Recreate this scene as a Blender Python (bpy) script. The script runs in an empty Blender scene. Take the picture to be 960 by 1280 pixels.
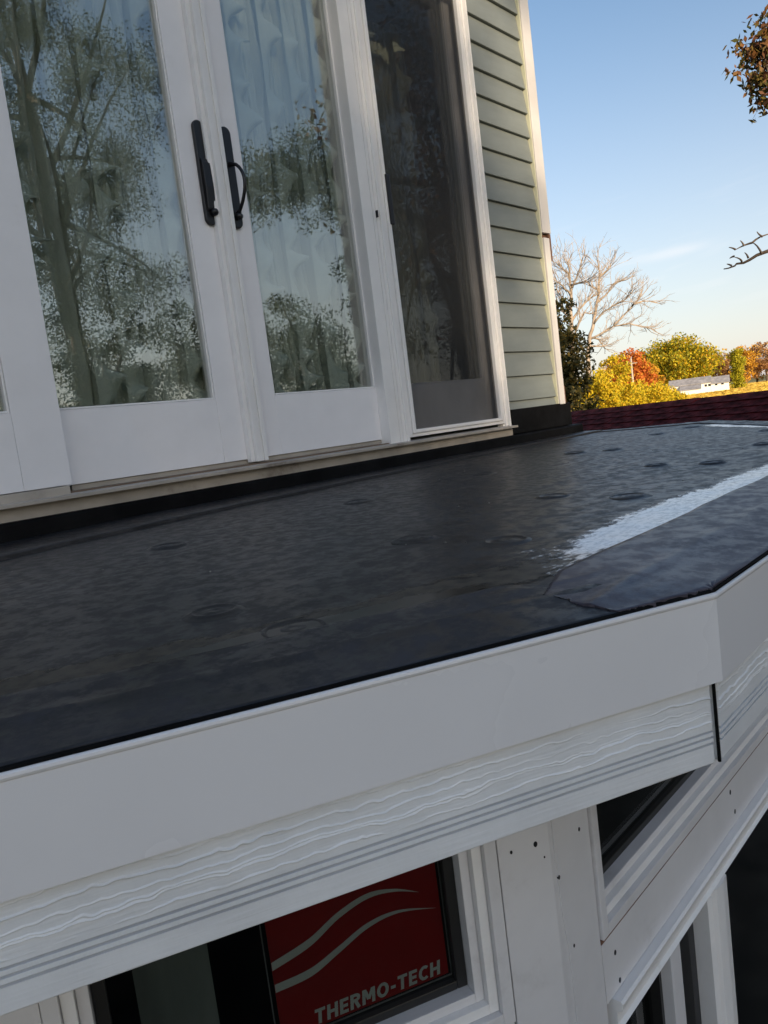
import bpy, bmesh, math, random
import numpy as np
from mathutils import Vector, Matrix

# ------------------------------------------------------------------ camera, sky, sun, exposure
scene = bpy.context.scene
COL = scene.collection
R = math.radians
YAW, PITCH, ROLL = R(47.43), R(6.342), R(-7.26)
CAM_Z = 0.185
fwd = Vector((math.sin(YAW) * math.cos(PITCH), math.cos(YAW) * math.cos(PITCH), -math.sin(PITCH)))
r0 = Vector((math.cos(YAW), -math.sin(YAW), 0)); u0 = r0.cross(fwd)
rgt = r0 * math.cos(ROLL) + u0 * math.sin(ROLL)
upv = -r0 * math.sin(ROLL) + u0 * math.cos(ROLL)
cam = bpy.data.cameras.new('camera')
cam.sensor_fit = 'VERTICAL'; cam.sensor_height = 36.0; cam.lens = 36.0 * 961 / 1280
cam.clip_start = 0.05; cam.clip_end = 6000
cam_o = bpy.data.objects.new('camera', cam); COL.objects.link(cam_o)
cam_o.matrix_world = Matrix(((rgt.x, upv.x, -fwd.x, 0), (rgt.y, upv.y, -fwd.y, 0), (rgt.z, upv.z, -fwd.z, CAM_Z), (0, 0, 0, 1)))
scene.camera = cam_o

SUN_AZ, SUN_EL = R(207), R(14)
world = bpy.data.worlds.new('World'); scene.world = world; world.use_nodes = True
nt = world.node_tree; nt.nodes.clear()
sky = nt.nodes.new('ShaderNodeTexSky'); sky.sky_type = 'NISHITA'; sky.sun_disc = False
sky.sun_elevation = SUN_EL; sky.sun_rotation = SUN_AZ
sky.air_density = 1.0; sky.dust_density = 1.1; sky.ozone_density = 1.7; sky.altitude = 200
bg = nt.nodes.new('ShaderNodeBackground'); bg.inputs[1].default_value = 0.13
wo = nt.nodes.new('ShaderNodeOutputWorld')
def wmath(op, a, b=None, c=None, clamp=False):
    n = nt.nodes.new('ShaderNodeMath'); n.operation = op; n.use_clamp = clamp
    for i, v in enumerate((a, b, c)):
        if v is None: continue
        if isinstance(v, (int, float)): n.inputs[i].default_value = v
        else: nt.links.new(v, n.inputs[i])
    return n.outputs[0]
tcw = nt.nodes.new('ShaderNodeTexCoord'); sep = nt.nodes.new('ShaderNodeSeparateXYZ')
nt.links.new(tcw.outputs['Generated'], sep.inputs[0])
az = wmath('ARCTAN2', sep.outputs[0], sep.outputs[1])
el = wmath('ARCSINE', sep.outputs[2])
# a few thin cirrus wisps near the horizon
noi = nt.nodes.new('ShaderNodeTexNoise'); noi.inputs['Scale'].default_value = 1.0; noi.inputs['Detail'].default_value = 5
cmb = nt.nodes.new('ShaderNodeCombineXYZ')
nt.links.new(wmath('MULTIPLY', az, 9.0), cmb.inputs[0])
nt.links.new(wmath('MULTIPLY', wmath('SUBTRACT', el, wmath('MULTIPLY', az, 0.12)), 70.0), cmb.inputs[1])
nt.links.new(cmb.outputs[0], noi.inputs['Vector'])
streak = wmath('MULTIPLY', wmath('SUBTRACT', noi.outputs[0], 0.56), 4.0, clamp=True)
band = wmath('SUBTRACT', 1.0, wmath('ABSOLUTE', wmath('MULTIPLY', wmath('SUBTRACT', el, 0.15), 10.0)), clamp=True)
wisp = wmath('MULTIPLY', wmath('MULTIPLY', streak, band), 0.22)
def puff(a0, e0, slope, wa, we, k):
    da = wmath('SUBTRACT', az, a0)
    de = wmath('SUBTRACT', wmath('SUBTRACT', el, e0), wmath('MULTIPLY', da, slope))
    q = wmath('ADD', wmath('POWER', wmath('ABSOLUTE', wmath('DIVIDE', da, wa)), 2.0), wmath('POWER', wmath('ABSOLUTE', wmath('DIVIDE', de, we)), 2.0))
    g = wmath('EXPONENT', wmath('MULTIPLY', q, -1.0))
    return wmath('MULTIPLY', wmath('MULTIPLY', g, wmath('MULTIPLY', noi.outputs[0], 1.6)), k)
wisp = wmath('ADD', wisp, puff(R(69.4), 0.157, 0.06, 0.036, 0.0055, 0.42), clamp=True)
hz = wmath('POWER', wmath('SUBTRACT', 1.0, wmath('DIVIDE', wmath('ABSOLUTE', el), 0.48), clamp=True), 1.7)
mixh = nt.nodes.new('ShaderNodeMix'); mixh.data_type = 'RGBA'
nt.links.new(wmath('MULTIPLY', hz, 0.78), mixh.inputs[0]); nt.links.new(sky.outputs[0], mixh.inputs[6]); mixh.inputs[7].default_value = (4.35, 4.0, 3.95, 1)
mixw = nt.nodes.new('ShaderNodeMix'); mixw.data_type = 'RGBA'
nt.links.new(wisp, mixw.inputs[0]); nt.links.new(mixh.outputs[2], mixw.inputs[6])
mixw.inputs[7].default_value = (5.6, 5.3, 5.2, 1)
nt.links.new(mixw.outputs[2], bg.inputs[0]); nt.links.new(bg.outputs[0], wo.inputs[0])

sun = bpy.data.lights.new('sun', 'SUN'); sun.energy = 5.0; sun.angle = R(0.55); sun.color = (1.0, 0.80, 0.56)
sun_o = bpy.data.objects.new('sun', sun); COL.objects.link(sun_o)
sdir = Vector((math.sin(SUN_AZ) * math.cos(SUN_EL), math.cos(SUN_AZ) * math.cos(SUN_EL), math.sin(SUN_EL)))
sun_o.rotation_euler = sdir.to_track_quat('Z', 'Y').to_euler(); sun_o.location = (-20, -40, 30)

vs = scene.view_settings
vs.view_transform = 'Standard'; vs.look = 'None'; vs.gamma = 1.0; vs.exposure = 0.66; vs.use_curve_mapping = False
scene.cycles.use_denoising = True
scene.cycles.max_bounces = 7; scene.cycles.diffuse_bounces = 3; scene.cycles.use_adaptive_sampling = True; scene.cycles.adaptive_threshold = 0.012; scene.cycles.transparent_max_bounces = 24
scene.cycles.caustics_reflective = False; scene.cycles.caustics_refractive = False

# ------------------------------------------------------------------ helpers
WORG = {}
def thing(name, label, cat, loc=(0, 0, 0), group=None):
    o = bpy.data.objects.new(name, None); COL.objects.link(o)
    o.location = loc; o.empty_display_size = 0.1
    o['label'] = label; o['category'] = cat
    if group: o['group'] = group
    WORG[o] = Vector(loc); return o
def tag(o, label=None, cat=None, group=None, kind=None):
    for k, v in (('label', label), ('category', cat), ('group', group), ('kind', kind)):
        if v: o[k] = v
    return o
def link(name, me, org, parent):
    o = bpy.data.objects.new(name, me); COL.objects.link(o)
    org = Vector(org); WORG[o] = org
    if parent is not None:
        o.parent = parent; o.location = org - WORG[parent]
    else: o.location = org
    return o
def np_mesh(name, V, F, mats, parent=None, smooth=False, org=None, recalc=False):
    """V (n,3) world, F (m,k) index array"""
    V = np.asarray(V, dtype=np.float64); F = np.asarray(F, dtype=np.int32)
    if org is None:
        lo, hi = V.min(0), V.max(0); org = ((lo[0] + hi[0]) / 2, (lo[1] + hi[1]) / 2, lo[2])
    me = bpy.data.meshes.new(name)
    m, k = F.shape
    me.vertices.add(len(V)); me.vertices.foreach_set('co', (V - np.array(org)).astype(np.float32).ravel())
    me.loops.add(m * k); me.loops.foreach_set('vertex_index', F.ravel())
    me.polygons.add(m); me.polygons.foreach_set('loop_start', np.arange(0, m * k, k, dtype=np.int32))
    me.polygons.foreach_set('loop_total', np.full(m, k, dtype=np.int32))
    if smooth: me.polygons.foreach_set('use_smooth', np.ones(m, dtype=bool))
    me.update(calc_edges=True); me.validate()
    for mt in (mats if isinstance(mats, (list, tuple)) else [mats]): me.materials.append(mt)
    return link(name, me, org, parent)
class MB:
    def __init__(s): s.v = []; s.f = []
    def box(s, a, b, xf=None):
        n = len(s.v)
        for x in (a[0], b[0]):
            for y in (a[1], b[1]):
                for z in (a[2], b[2]):
                    p = (x, y, z); s.v.append(tuple(xf(*p)) if xf else p)
        s.f += [tuple(n + i for i in q) for q in ((0, 1, 3, 2), (4, 6, 7, 5), (0, 4, 5, 1), (2, 3, 7, 6), (0, 2, 6, 4), (1, 5, 7, 3))]
        return s
    def loft(s, loops, cap=True):
        n = len(s.v); k = len(loops[0])
        for l in loops: s.v += [tuple(p) for p in l]
        for i in range(len(loops) - 1):
            for j in range(k):
                a = n + i * k + j; b = n + i * k + (j + 1) % k
                s.f.append((a, b, b + k, a + k))
        if cap:
            s.f.append(tuple(n + j for j in range(k))[::-1]); s.f.append(tuple(n + (len(loops) - 1) * k + j for j in range(k)))
        return s
    def tube(s, pts, rad, n=6):
        pts = [Vector(p) for p in pts]; loops = []
        for i, p in enumerate(pts):
            d = (pts[min(i + 1, len(pts) - 1)] - pts[max(i - 1, 0)]).normalized()
            a = d.orthogonal().normalized() if i == 0 else (a - d * a.dot(d)).normalized()
            b = d.cross(a); r = rad[i] if isinstance(rad, (list, tuple)) else rad
            loops.append([p + (a * math.cos(2 * math.pi * j / n) + b * math.sin(2 * math.pi * j / n)) * r for j in range(n)])
        return s.loft(loops)
    def poly(s, pts, z0, z1):
        """flat prism from a plan polygon with vertices (x, y); z0/z1 are functions or numbers"""
        g = lambda z, p: z(p[0], p[1]) if callable(z) else z
        return s.loft([[(p[0], p[1], g(z0, p)) for p in pts], [(p[0], p[1], g(z1, p)) for p in pts]])
    def build(s, name, mat, parent=None, bevel=0, smooth=False, label=None):
        vs_ = np.array(s.v); lo, hi = vs_.min(0), vs_.max(0)
        org = ((lo[0] + hi[0]) / 2, (lo[1] + hi[1]) / 2, lo[2])
        me = bpy.data.meshes.new(name); me.from_pydata((vs_ - np.array(org)).tolist(), [], s.f)
        bm = bmesh.new(); bm.from_mesh(me); bmesh.ops.recalc_face_normals(bm, faces=bm.faces[:])
        if bevel:
            bmesh.ops.bevel(bm, geom=[e for e in bm.edges if len(e.link_faces) == 2 and e.calc_face_angle(0) > 0.5], offset=bevel, segments=2, profile=0.6, affect='EDGES', clamp_overlap=True)
        if smooth:
            for f in bm.faces: f.smooth = True
        bm.to_mesh(me); bm.free(); me.materials.append(mat)
        o = link(name, me, org, parent)
        if label: o['label'] = label
        return o
def box(name, a, b, mat, parent=None, xf=None, bevel=0, label=None):
    return MB().box(a, b, xf).build(name, mat, parent, bevel=bevel, label=label)
# numpy value noise
def vnoise(x, y, seed=0):
    rs = np.random.RandomState(seed); T = rs.rand(256, 256)
    xi = np.floor(x).astype(int); yi = np.floor(y).astype(int); fx = x - xi; fy = y - yi
    fx = fx * fx * (3 - 2 * fx); fy = fy * fy * (3 - 2 * fy)
    g = lambda a, b: T[a % 256, b % 256]
    return (g(xi, yi) * (1 - fx) + g(xi + 1, yi) * fx) * (1 - fy) + (g(xi, yi + 1) * (1 - fx) + g(xi + 1, yi + 1) * fx) * fy
def fbm(x, y, seed=0, o=4):
    t = 0; a = .5; n = 0
    for i in range(o):
        t = t + a * vnoise(x * 2 ** i, y * 2 ** i, seed + i); n += a; a *= .5
    return t / n
def grid_faces(nu, nv):
    i, j = np.meshgrid(np.arange(nu - 1), np.arange(nv - 1), indexing='ij')
    a = (i * nv + j).ravel(); return np.stack([a, a + nv, a + nv + 1, a + 1], 1)

# ------------------------------------------------------------------ materials
def new_mat(name):
    m = bpy.data.materials.new(name); m.use_nodes = True
    t = m.node_tree; return m, t, t.nodes['Principled BSDF']
def ramp(t, fac, stops):
    r = t.nodes.new('ShaderNodeValToRGB'); e = r.color_ramp.elements; r.color_ramp.interpolation = 'EASE'
    while len(e) < len(stops): e.new(0.5)
    for i, (p, c) in enumerate(stops): e[i].position = p; e[i].color = (*c, 1)
    t.links.new(fac, r.inputs[0]); return r.outputs[0]
def noise(t, scale, detail=4, stretch=(1, 1, 1), coord='Object', rough=0.55):
    tc = t.nodes.new('ShaderNodeTexCoord'); mp = t.nodes.new('ShaderNodeMapping'); mp.inputs['Scale'].default_value = stretch
    t.links.new(tc.outputs[coord], mp.inputs[0])
    n = t.nodes.new('ShaderNodeTexNoise'); n.inputs['Scale'].default_value = scale; n.inputs['Detail'].default_value = detail; n.inputs['Roughness'].default_value = rough
    t.links.new(mp.outputs[0], n.inputs['Vector']); return n.outputs[0]
def bump(t, bs, h, strength, dist):
    b = t.nodes.new('ShaderNodeBump'); b.inputs['Strength'].default_value = strength; b.inputs['Distance'].default_value = dist
    t.links.new(h, b.inputs['Height']); t.links.new(b.outputs[0], bs.inputs['Normal'])
def tmath(t, op, a, b=None, clamp=False):
    n = t.nodes.new('ShaderNodeMath'); n.operation = op; n.use_clamp = clamp
    for i, v in enumerate((a, b)):
        if v is None: continue
        if isinstance(v, (int, float)): n.inputs[i].default_value = v
        else: t.links.new(v, n.inputs[i])
    return n.outputs[0]
def painted(name, c, rough=0.45, var=0.06, scale=6, bmp=0.05, stretch=(1, 1, 1), spec=0.5, grime=None):
    m, t, b = new_mat(name)
    n = noise(t, scale, 5, stretch)
    lo = tuple(max(0, x * (1 - var * 2)) for x in c); hi = tuple(min(1, x * (1 + var)) for x in c)
    col = ramp(t, n, [(0.2, lo), (0.8, hi)])
    if grime:
        g = noise(t, 3.0, 8, (1, 1, 1), rough=0.7)
        fac = ramp(t, g, [(0.56, (0, 0, 0)), (0.74, (grime[1],) * 3)])
        mx = t.nodes.new('ShaderNodeMix'); mx.data_type = 'RGBA'; mx.inputs[7].default_value = (*grime[0], 1)
        t.links.new(fac, mx.inputs[0]); t.links.new(col, mx.inputs[6]); col = mx.outputs[2]
    t.links.new(col, b.inputs['Base Color'])
    n2 = noise(t, scale * 9, 3, stretch)
    rr = ramp(t, n, [(0.3, (rough * 1.12,) * 3), (0.7, (rough * 0.88,) * 3)]); t.links.new(rr, b.inputs['Roughness'])
    b.inputs['Specular IOR Level'].default_value = spec
    if bmp: bump(t, b, n2, bmp, 0.002)
    return m
M = {}
M['door'] = painted('door_white', (0.88, 0.87, 0.885), 0.38, 0.03, 5, 0.03, grime=((0.55, 0.52, 0.47), 0.35))
M['trim'] = painted('vinyl_white', (0.86, 0.85, 0.84), 0.32, 0.03, 7, 0.02, grime=((0.5, 0.46, 0.4), 0.3))
M['sill'] = painted('sill_beige', (0.42, 0.38, 0.33), 0.45, 0.10, 9, 0.06, grime=((0.12, 0.09, 0.07), 0.75))
M['track'] = painted('track_brown', (0.20, 0.14, 0.10), 0.6, 0.15, 14, 0.1)
M['fascia'] = painted('fascia_metal', (0.80, 0.79, 0.80), 0.27, 0.025, 2.5, 0.012)
M['board'] = painted('board_paint', (0.78, 0.79, 0.80), 0.42, 0.06, 8, 0.15)
M['frame'] = painted('bay_frame_paint', (0.72, 0.71, 0.72), 0.42, 0.05, 4, 0.05, grime=((0.40, 0.38, 0.36), 0.5))
M['siding'] = painted('siding_sage', (0.205, 0.230, 0.222), 0.5, 0.05, 4, 0.08, (1, 1, 4))
M['jtrim'] = painted('siding_channel', (0.62, 0.62, 0.46), 0.45, 0.06, 8, 0.05)  # yellowish tint puts the warm sunlight on the channel into its colour
M['corner'] = painted('corner_white', (0.66, 0.64, 0.63), 0.45, 0.06, 6, 0.05, grime=((0.42, 0.36, 0.3), 0.6))
M['rawwood'] = painted('raw_wood', (0.16, 0.08, 0.05), 0.8, 0.3, 20, 0.4, (1, 1, 0.3))
M['rubber'] = painted('black_rubber', (0.0045, 0.0045, 0.005), 0.7, 0.3, 8, 0.25, spec=0.12)
M['black'] = painted('black_metal', (0.008, 0.008, 0.011), 0.38, 0.1, 10, 0.02)
M['dark'] = painted('dark_interior', (0.03, 0.028, 0.026), 0.8, 0.2, 3, 0)
M['sash'] = painted('dark_sash', (0.018, 0.018, 0.018), 0.4, 0.1, 6, 0.02)
M['spacer'] = painted('spacer_grey', (0.25, 0.25, 0.25), 0.4, 0.1, 6, 0)
M['sticker'] = painted('sticker_red', (0.42, 0.018, 0.018), 0.5, 0.12, 5, 0)
M['print'] = painted('sticker_grey', (0.80, 0.83, 0.77), 0.5, 0.05, 8, 0)
M['room'] = painted('room_wall', (0.16, 0.15, 0.14), 0.8, 0.1, 3, 0)
M['pale'] = painted('pale_strip_tone', (0.30, 0.33, 0.31), 0.8, 0.3, 6, 0, (1, 1, 0.2))  # pale curtain tone, also used for a reflection drawn as a strip
M['shingle'] = painted('red_shingle', (0.075, 0.009, 0.010), 0.9, 0.5, 14, 0.9, spec=0.08)
M['bark'] = painted('bark', (0.10, 0.075, 0.055), 0.9, 0.3, 6, 0.6, (1, 1, 0.25))
M['barkpale'] = painted('bark_pale', (0.33, 0.26, 0.20), 0.85, 0.25, 3, 0.5, (1, 1, 0.25))
M['pole'] = painted('pole_wood', (0.42, 0.36, 0.28), 0.85, 0.15, 2, 0.3, (1, 1, 0.2))
M['barnwall'] = painted('barn_white', (0.70, 0.70, 0.68), 0.6, 0.04, 0.3, 0)
M['barnroof'] = painted('barn_roof', (0.30, 0.29, 0.30), 0.6, 0.2, 0.8, 0)

def membrane(name, base, hi, r0_, r1_, stain=0.5):
    m, t, b = new_mat(name)
    a = noise(t, 2.6, 10, (1, 1, 1), rough=0.74); c = noise(t, 34, 7, (1, 1, 1), rough=0.68); f = noise(t, 160, 3)
    s = tmath(t, 'ADD', tmath(t, 'MULTIPLY', a, 0.6), tmath(t, 'MULTIPLY', c, 0.4))
    col = ramp(t, s, [(0.40, base), (0.50, tuple(x * .6 + y * .4 for x, y in zip(base, hi))), (0.62, hi)])
    dn = noise(t, 5.5, 9, (1, 1.6, 1), rough=0.75)
    fac = ramp(t, dn, [(0.58, (0, 0, 0)), (0.78, (stain,) * 3)])
    mx = t.nodes.new('ShaderNodeMix'); mx.data_type = 'RGBA'; mx.inputs[7].default_value = (0.075, 0.067, 0.058, 1)
    t.links.new(fac, mx.inputs[0]); t.links.new(col, mx.inputs[6]); t.links.new(mx.outputs[2], b.inputs['Base Color'])
    t.links.new(ramp(t, c, [(0.40, (r0_,) * 3), (0.62, (r1_,) * 3)]), b.inputs['Roughness'])
    hh = tmath(t, 'ADD', tmath(t, 'MULTIPLY', c, 1.0), tmath(t, 'MULTIPLY', f, 0.12))
    bump(t, b, hh, 0.14, 0.004)
    b.inputs['Specular IOR Level'].default_value = 0.38
    return m
M['membrane'] = membrane('roof_rubber', (0.011, 0.011, 0.013), (0.042, 0.041, 0.043), 0.36, 0.56, 0.85)
M['strip'] = membrane('strip_rubber', (0.008, 0.009, 0.011), (0.050, 0.050, 0.058), 0.36, 0.66, 0.4)
M['patch'] = membrane('patch_rubber', (0.036, 0.032, 0.046), (0.082, 0.074, 0.096), 0.36, 0.52, 0.15)
# dirt that washed against the strip and pale smears beside the patch and far edge: both with ragged see-through edges
def smear(name, c0, c1, rough, stretch, scale, lo, hi, dens=1.0):
    m, t, b = new_mat(name)
    n = noise(t, scale, 9, stretch, coord='Object', rough=0.7)
    n2 = noise(t, scale * 5, 5, stretch, rough=0.7)
    t.links.new(ramp(t, n2, [(0.35, c0), (0.6, c1)]), b.inputs['Base Color'])
    b.inputs['Roughness'].default_value = rough
    uv = t.nodes.new('ShaderNodeAttribute'); uv.attribute_name = 'edge'
    s = tmath(t, 'ADD', tmath(t, 'MULTIPLY', uv.outputs['Fac'], 1.15), tmath(t, 'MULTIPLY', tmath(t, 'SUBTRACT', tmath(t, 'ADD', tmath(t, 'MULTIPLY', n, .6), tmath(t, 'MULTIPLY', n2, .4)), 0.5), 2.6))
    al = tmath(t, 'MULTIPLY', ramp(t, s, [(lo, (0, 0, 0)), (hi, (1, 1, 1))]), dens)
    t.links.new(al, b.inputs['Alpha']); return m
M['white_smear'] = smear('pale_smear', (0.55, 0.58, 0.63), (0.94, 0.95, 0.97), 0.24, (0.75, 1.3, 1), 15, 0.16, 0.46, 1.0)
M['dirt'] = smear('dirt_smear', (0.002, 0.002, 0.002), (0.060, 0.048, 0.034), 0.5, (1, 1, 1), 9, 0.16, 0.55, 1.0)

def glass(name, f0, tint):
    m, t, b = new_mat(name); t.nodes.remove(b); out = t.nodes['Material Output']
    lw = t.nodes.new('ShaderNodeLayerWeight'); lw.inputs[0].default_value = 0.5
    f = tmath(t, 'ADD', tmath(t, 'MULTIPLY', tmath(t, 'POWER', lw.outputs['Facing'], 4.0), 1 - f0), f0, True)
    tr = t.nodes.new('ShaderNodeBsdfTransparent'); tr.inputs[0].default_value = (*tint, 1)
    gl = t.nodes.new('ShaderNodeBsdfGlossy'); gl.inputs['Roughness'].default_value = 0.007; gl.inputs[0].default_value = (1, 0.985, 0.95, 1)
    n = noise(t, 2.5, 2); bp = t.nodes.new('ShaderNodeBump'); bp.inputs['Strength'].default_value = 0.03; bp.inputs['Distance'].default_value = 0.01
    t.links.new(n, bp.inputs['Height']); t.links.new(bp.outputs[0], gl.inputs['Normal'])
    mx = t.nodes.new('ShaderNodeMixShader'); t.links.new(f, mx.inputs[0]); t.links.new(tr.outputs[0], mx.inputs[1]); t.links.new(gl.outputs[0], mx.inputs[2])
    t.links.new(mx.outputs[0], out.inputs[0]); return m
M['glass'] = glass('door_glass', 0.17, (0.90, 0.92, 0.90))
M['bayglass'] = glass('bay_glass', 0.025, (0.64, 0.66, 0.65))
def mesh_screen():
    m, t, b = new_mat('insect_screen')
    b.inputs['Base Color'].default_value = (0.018, 0.019, 0.020, 1); b.inputs['Roughness'].default_value = 0.6
    n = noise(t, 3, 3, (1, 1, 0.4)); t.links.new(ramp(t, n, [(0.3, (0.38,) * 3), (0.7, (0.46,) * 3)]), b.inputs['Alpha']); return m
M['screen'] = mesh_screen()
def cloth():
    m, t, b = new_mat('sheer_cloth'); out = t.nodes['Material Output']; t.nodes.remove(b)
    d = t.nodes.new('ShaderNodeBsdfDiffuse'); tl = t.nodes.new('ShaderNodeBsdfTranslucent')
    n = noise(t, 4, 4, (1, 1, 0.3)); c = ramp(t, n, [(0.3, (0.60, 0.65, 0.59)), (0.7, (0.78, 0.82, 0.75))])
    t.links.new(c, d.inputs[0]); t.links.new(c, tl.inputs[0])
    mx = t.nodes.new('ShaderNodeMixShader'); mx.inputs[0].default_value = 0.25
    t.links.new(d.outputs[0], mx.inputs[1]); t.links.new(tl.outputs[0], mx.inputs[2]); t.links.new(mx.outputs[0], out.inputs[0]); return m
M['curtain'] = cloth()
def leafmat(name, stops, trans=0.35):
    m, t, b = new_mat(name); out = t.nodes['Material Output']
    g = t.nodes.new('ShaderNodeNewGeometry'); c = ramp(t, g.outputs['Random Per Island'], stops)
    t.links.new(c, b.inputs['Base Color']); b.inputs['Roughness'].default_value = 0.6; b.inputs['Specular IOR Level'].default_value = 0.25
    tl = t.nodes.new('ShaderNodeBsdfTranslucent'); t.links.new(c, tl.inputs[0])
    mx = t.nodes.new('ShaderNodeMixShader'); mx.inputs[0].default_value = trans
    t.links.new(b.outputs[0], mx.inputs[1]); t.links.new(tl.outputs[0], mx.inputs[2]); t.links.new(mx.outputs[0], out.inputs[0]); return m
L = {}
L['green'] = leafmat('leaf_green', [(0, (0.035, 0.055, 0.018)), (0.5, (0.055, 0.08, 0.025)), (1, (0.10, 0.11, 0.03))])
L['dark'] = leafmat('leaf_dark', [(0, (0.030, 0.035, 0.012)), (0.6, (0.07, 0.065, 0.02)), (1, (0.19, 0.13, 0.03))])
L['yellow'] = leafmat('leaf_yellow', [(0, (0.34, 0.32, 0.02)), (0.5, (0.62, 0.47, 0.02)), (1, (0.78, 0.50, 0.03))])
L['maple'] = leafmat('leaf_maple', [(0, (0.13, 0.15, 0.015)), (0.4, (0.32, 0.30, 0.02)), (0.8, (0.60, 0.46, 0.02)), (1, (0.62, 0.32, 0.02))])
L['red'] = leafmat('leaf_red', [(0, (0.36, 0.09, 0.02)), (0.6, (0.58, 0.15, 0.025)), (1, (0.64, 0.32, 0.04))])
L['orange'] = leafmat('leaf_orange', [(0, (0.34, 0.17, 0.03)), (0.6, (0.62, 0.32, 0.03)), (1, (0.74, 0.46, 0.04))])
L['brown'] = leafmat('leaf_brown', [(0, (0.26, 0.13, 0.06)), (0.6, (0.40, 0.22, 0.09)), (1, (0.52, 0.32, 0.10))])
L['oak'] = leafmat('leaf_oak', [(0, (0.05, 0.06, 0.015)), (0.35, (0.12, 0.09, 0.02)), (0.7, (0.20, 0.09, 0.03)), (1, (0.09, 0.035, 0.02))], 0.25)
L['cypress'] = leafmat('leaf_column', [(0, (0.24, 0.24, 0.015)), (1, (0.50, 0.42, 0.02))])

def ground_mat():
    m, t, b = new_mat('ground_grass'); n = noise(t, 0.03, 8); n2 = noise(t, 0.9, 6)
    s = tmath(t, 'ADD', tmath(t, 'MULTIPLY', n, 0.6), tmath(t, 'MULTIPLY', n2, 0.4))
    t.links.new(ramp(t, s, [(0.35, (0.07, 0.09, 0.02)), (0.55, (0.16, 0.14, 0.03)), (0.7, (0.28, 0.21, 0.05))]), b.inputs['Base Color'])
    b.inputs['Roughness'].default_value = 0.95; bump(t, b, n2, 0.6, 0.1); return m
def field_mat():
    m, t, b = new_mat('stubble_field'); n = noise(t, 0.05, 8, (0.25, 2.2, 1)); n2 = noise(t, 0.4, 6)
    s = tmath(t, 'ADD', tmath(t, 'MULTIPLY', n, 0.65), tmath(t, 'MULTIPLY', n2, 0.35))
    t.links.new(ramp(t, s, [(0.38, (0.42, 0.24, 0.03)), (0.5, (0.72, 0.46, 0.05)), (0.62, (0.86, 0.60, 0.12))]), b.inputs['Base Color'])
    b.inputs['Roughness'].default_value = 0.95; bump(t, b, n2, 0.8, 0.3); return m

# ------------------------------------------------------------------ the ground
GZ = -3.3
def polar(azd, d, z=None): return Vector((d * math.sin(R(azd)), d * math.cos(R(azd)), GZ if z is None else z))
n = 60; gu = np.linspace(-1, 1, n); gu = np.sign(gu) * np.abs(gu) ** 2.2 * 2600
X, Y = np.meshgrid(gu, gu, indexing='ij'); rr_ = np.hypot(X, Y)
Z = GZ + np.clip((rr_ - 700) / 1900, 0, 1) * 14 * fbm(X / 500, Y / 500, 3)
o = np_mesh('ground', np.stack([X, Y, Z], -1).reshape(-1, 3), grid_faces(n, n), ground_mat(), smooth=True, org=(0, 0, 0)); tag(o, kind='structure')
fp = [polar(60, 115), polar(86, 95), polar(92, 520), polar(62, 560)]
fv = []
for i in range(25):
    for j in range(25):
        a = fp[0].lerp(fp[1], i / 24); b_ = fp[3].lerp(fp[2], i / 24); q = a.lerp(b_, j / 24)
        fv.append((q.x, q.y, GZ + 0.05 + 0.5 * float(fbm(np.array([q.x / 60]), np.array([q.y / 60]), 8)[0]) + j * 0.055))
o = np_mesh('field', np.array(fv), grid_faces(25, 25), field_mat(), smooth=True, org=(fp[0].x, fp[0].y, GZ)); tag(o, kind='structure')

DG = painted('dark_ground_tone', (0.035, 0.027, 0.020), 0.95, 0.4, 3, 0.9)  # unseen dark ground, added so the lower bay windows reflect black
o = MB().poly([(-6, -9), (16, -9), (17, -4), (15, 1.5), (-6, 2.1)], GZ - .02, GZ + .004).build('added_dark_ground', DG); tag(o, kind='structure')

rs = np.random.RandomState(17); nb = 26000
aa = np.radians(66 + 13 * rs.rand(nb)); dd = 105 + 330 * rs.rand(nb) ** 1.6
px_, py_ = dd * np.sin(aa), dd * np.cos(aa); hh_ = (.20 + .35 * rs.rand(nb)); ww_ = .35 * (.5 + rs.rand(nb)) * (1 + dd / 200); th_ = rs.rand(nb) * 3.14
tt_ = np.clip((dd - 100) / 440, 0, 1); zb_ = GZ + .05 + tt_ * 1.35
dxv, dyv = np.cos(th_) * ww_, np.sin(th_) * ww_
V = np.stack([np.stack([px_ - dxv, py_ - dyv, zb_], 1), np.stack([px_ + dxv, py_ + dyv, zb_], 1), np.stack([px_ + dxv * .6, py_ + dyv * .6, zb_ + hh_], 1), np.stack([px_ - dxv * .6, py_ - dyv * .6, zb_ + hh_], 1)], 1).reshape(-1, 3)
o = np_mesh('field_stubble', V, np.arange(len(V)).reshape(-1, 4), leafmat('stubble', [(0, (0.42, 0.26, 0.04)), (0.5, (0.62, 0.42, 0.06)), (1, (0.80, 0.58, 0.14))]), org=(150, 60, GZ))
tag(o, 'golden stubble covering the field in front of the barn', 'stubble', kind='stuff')

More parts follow.
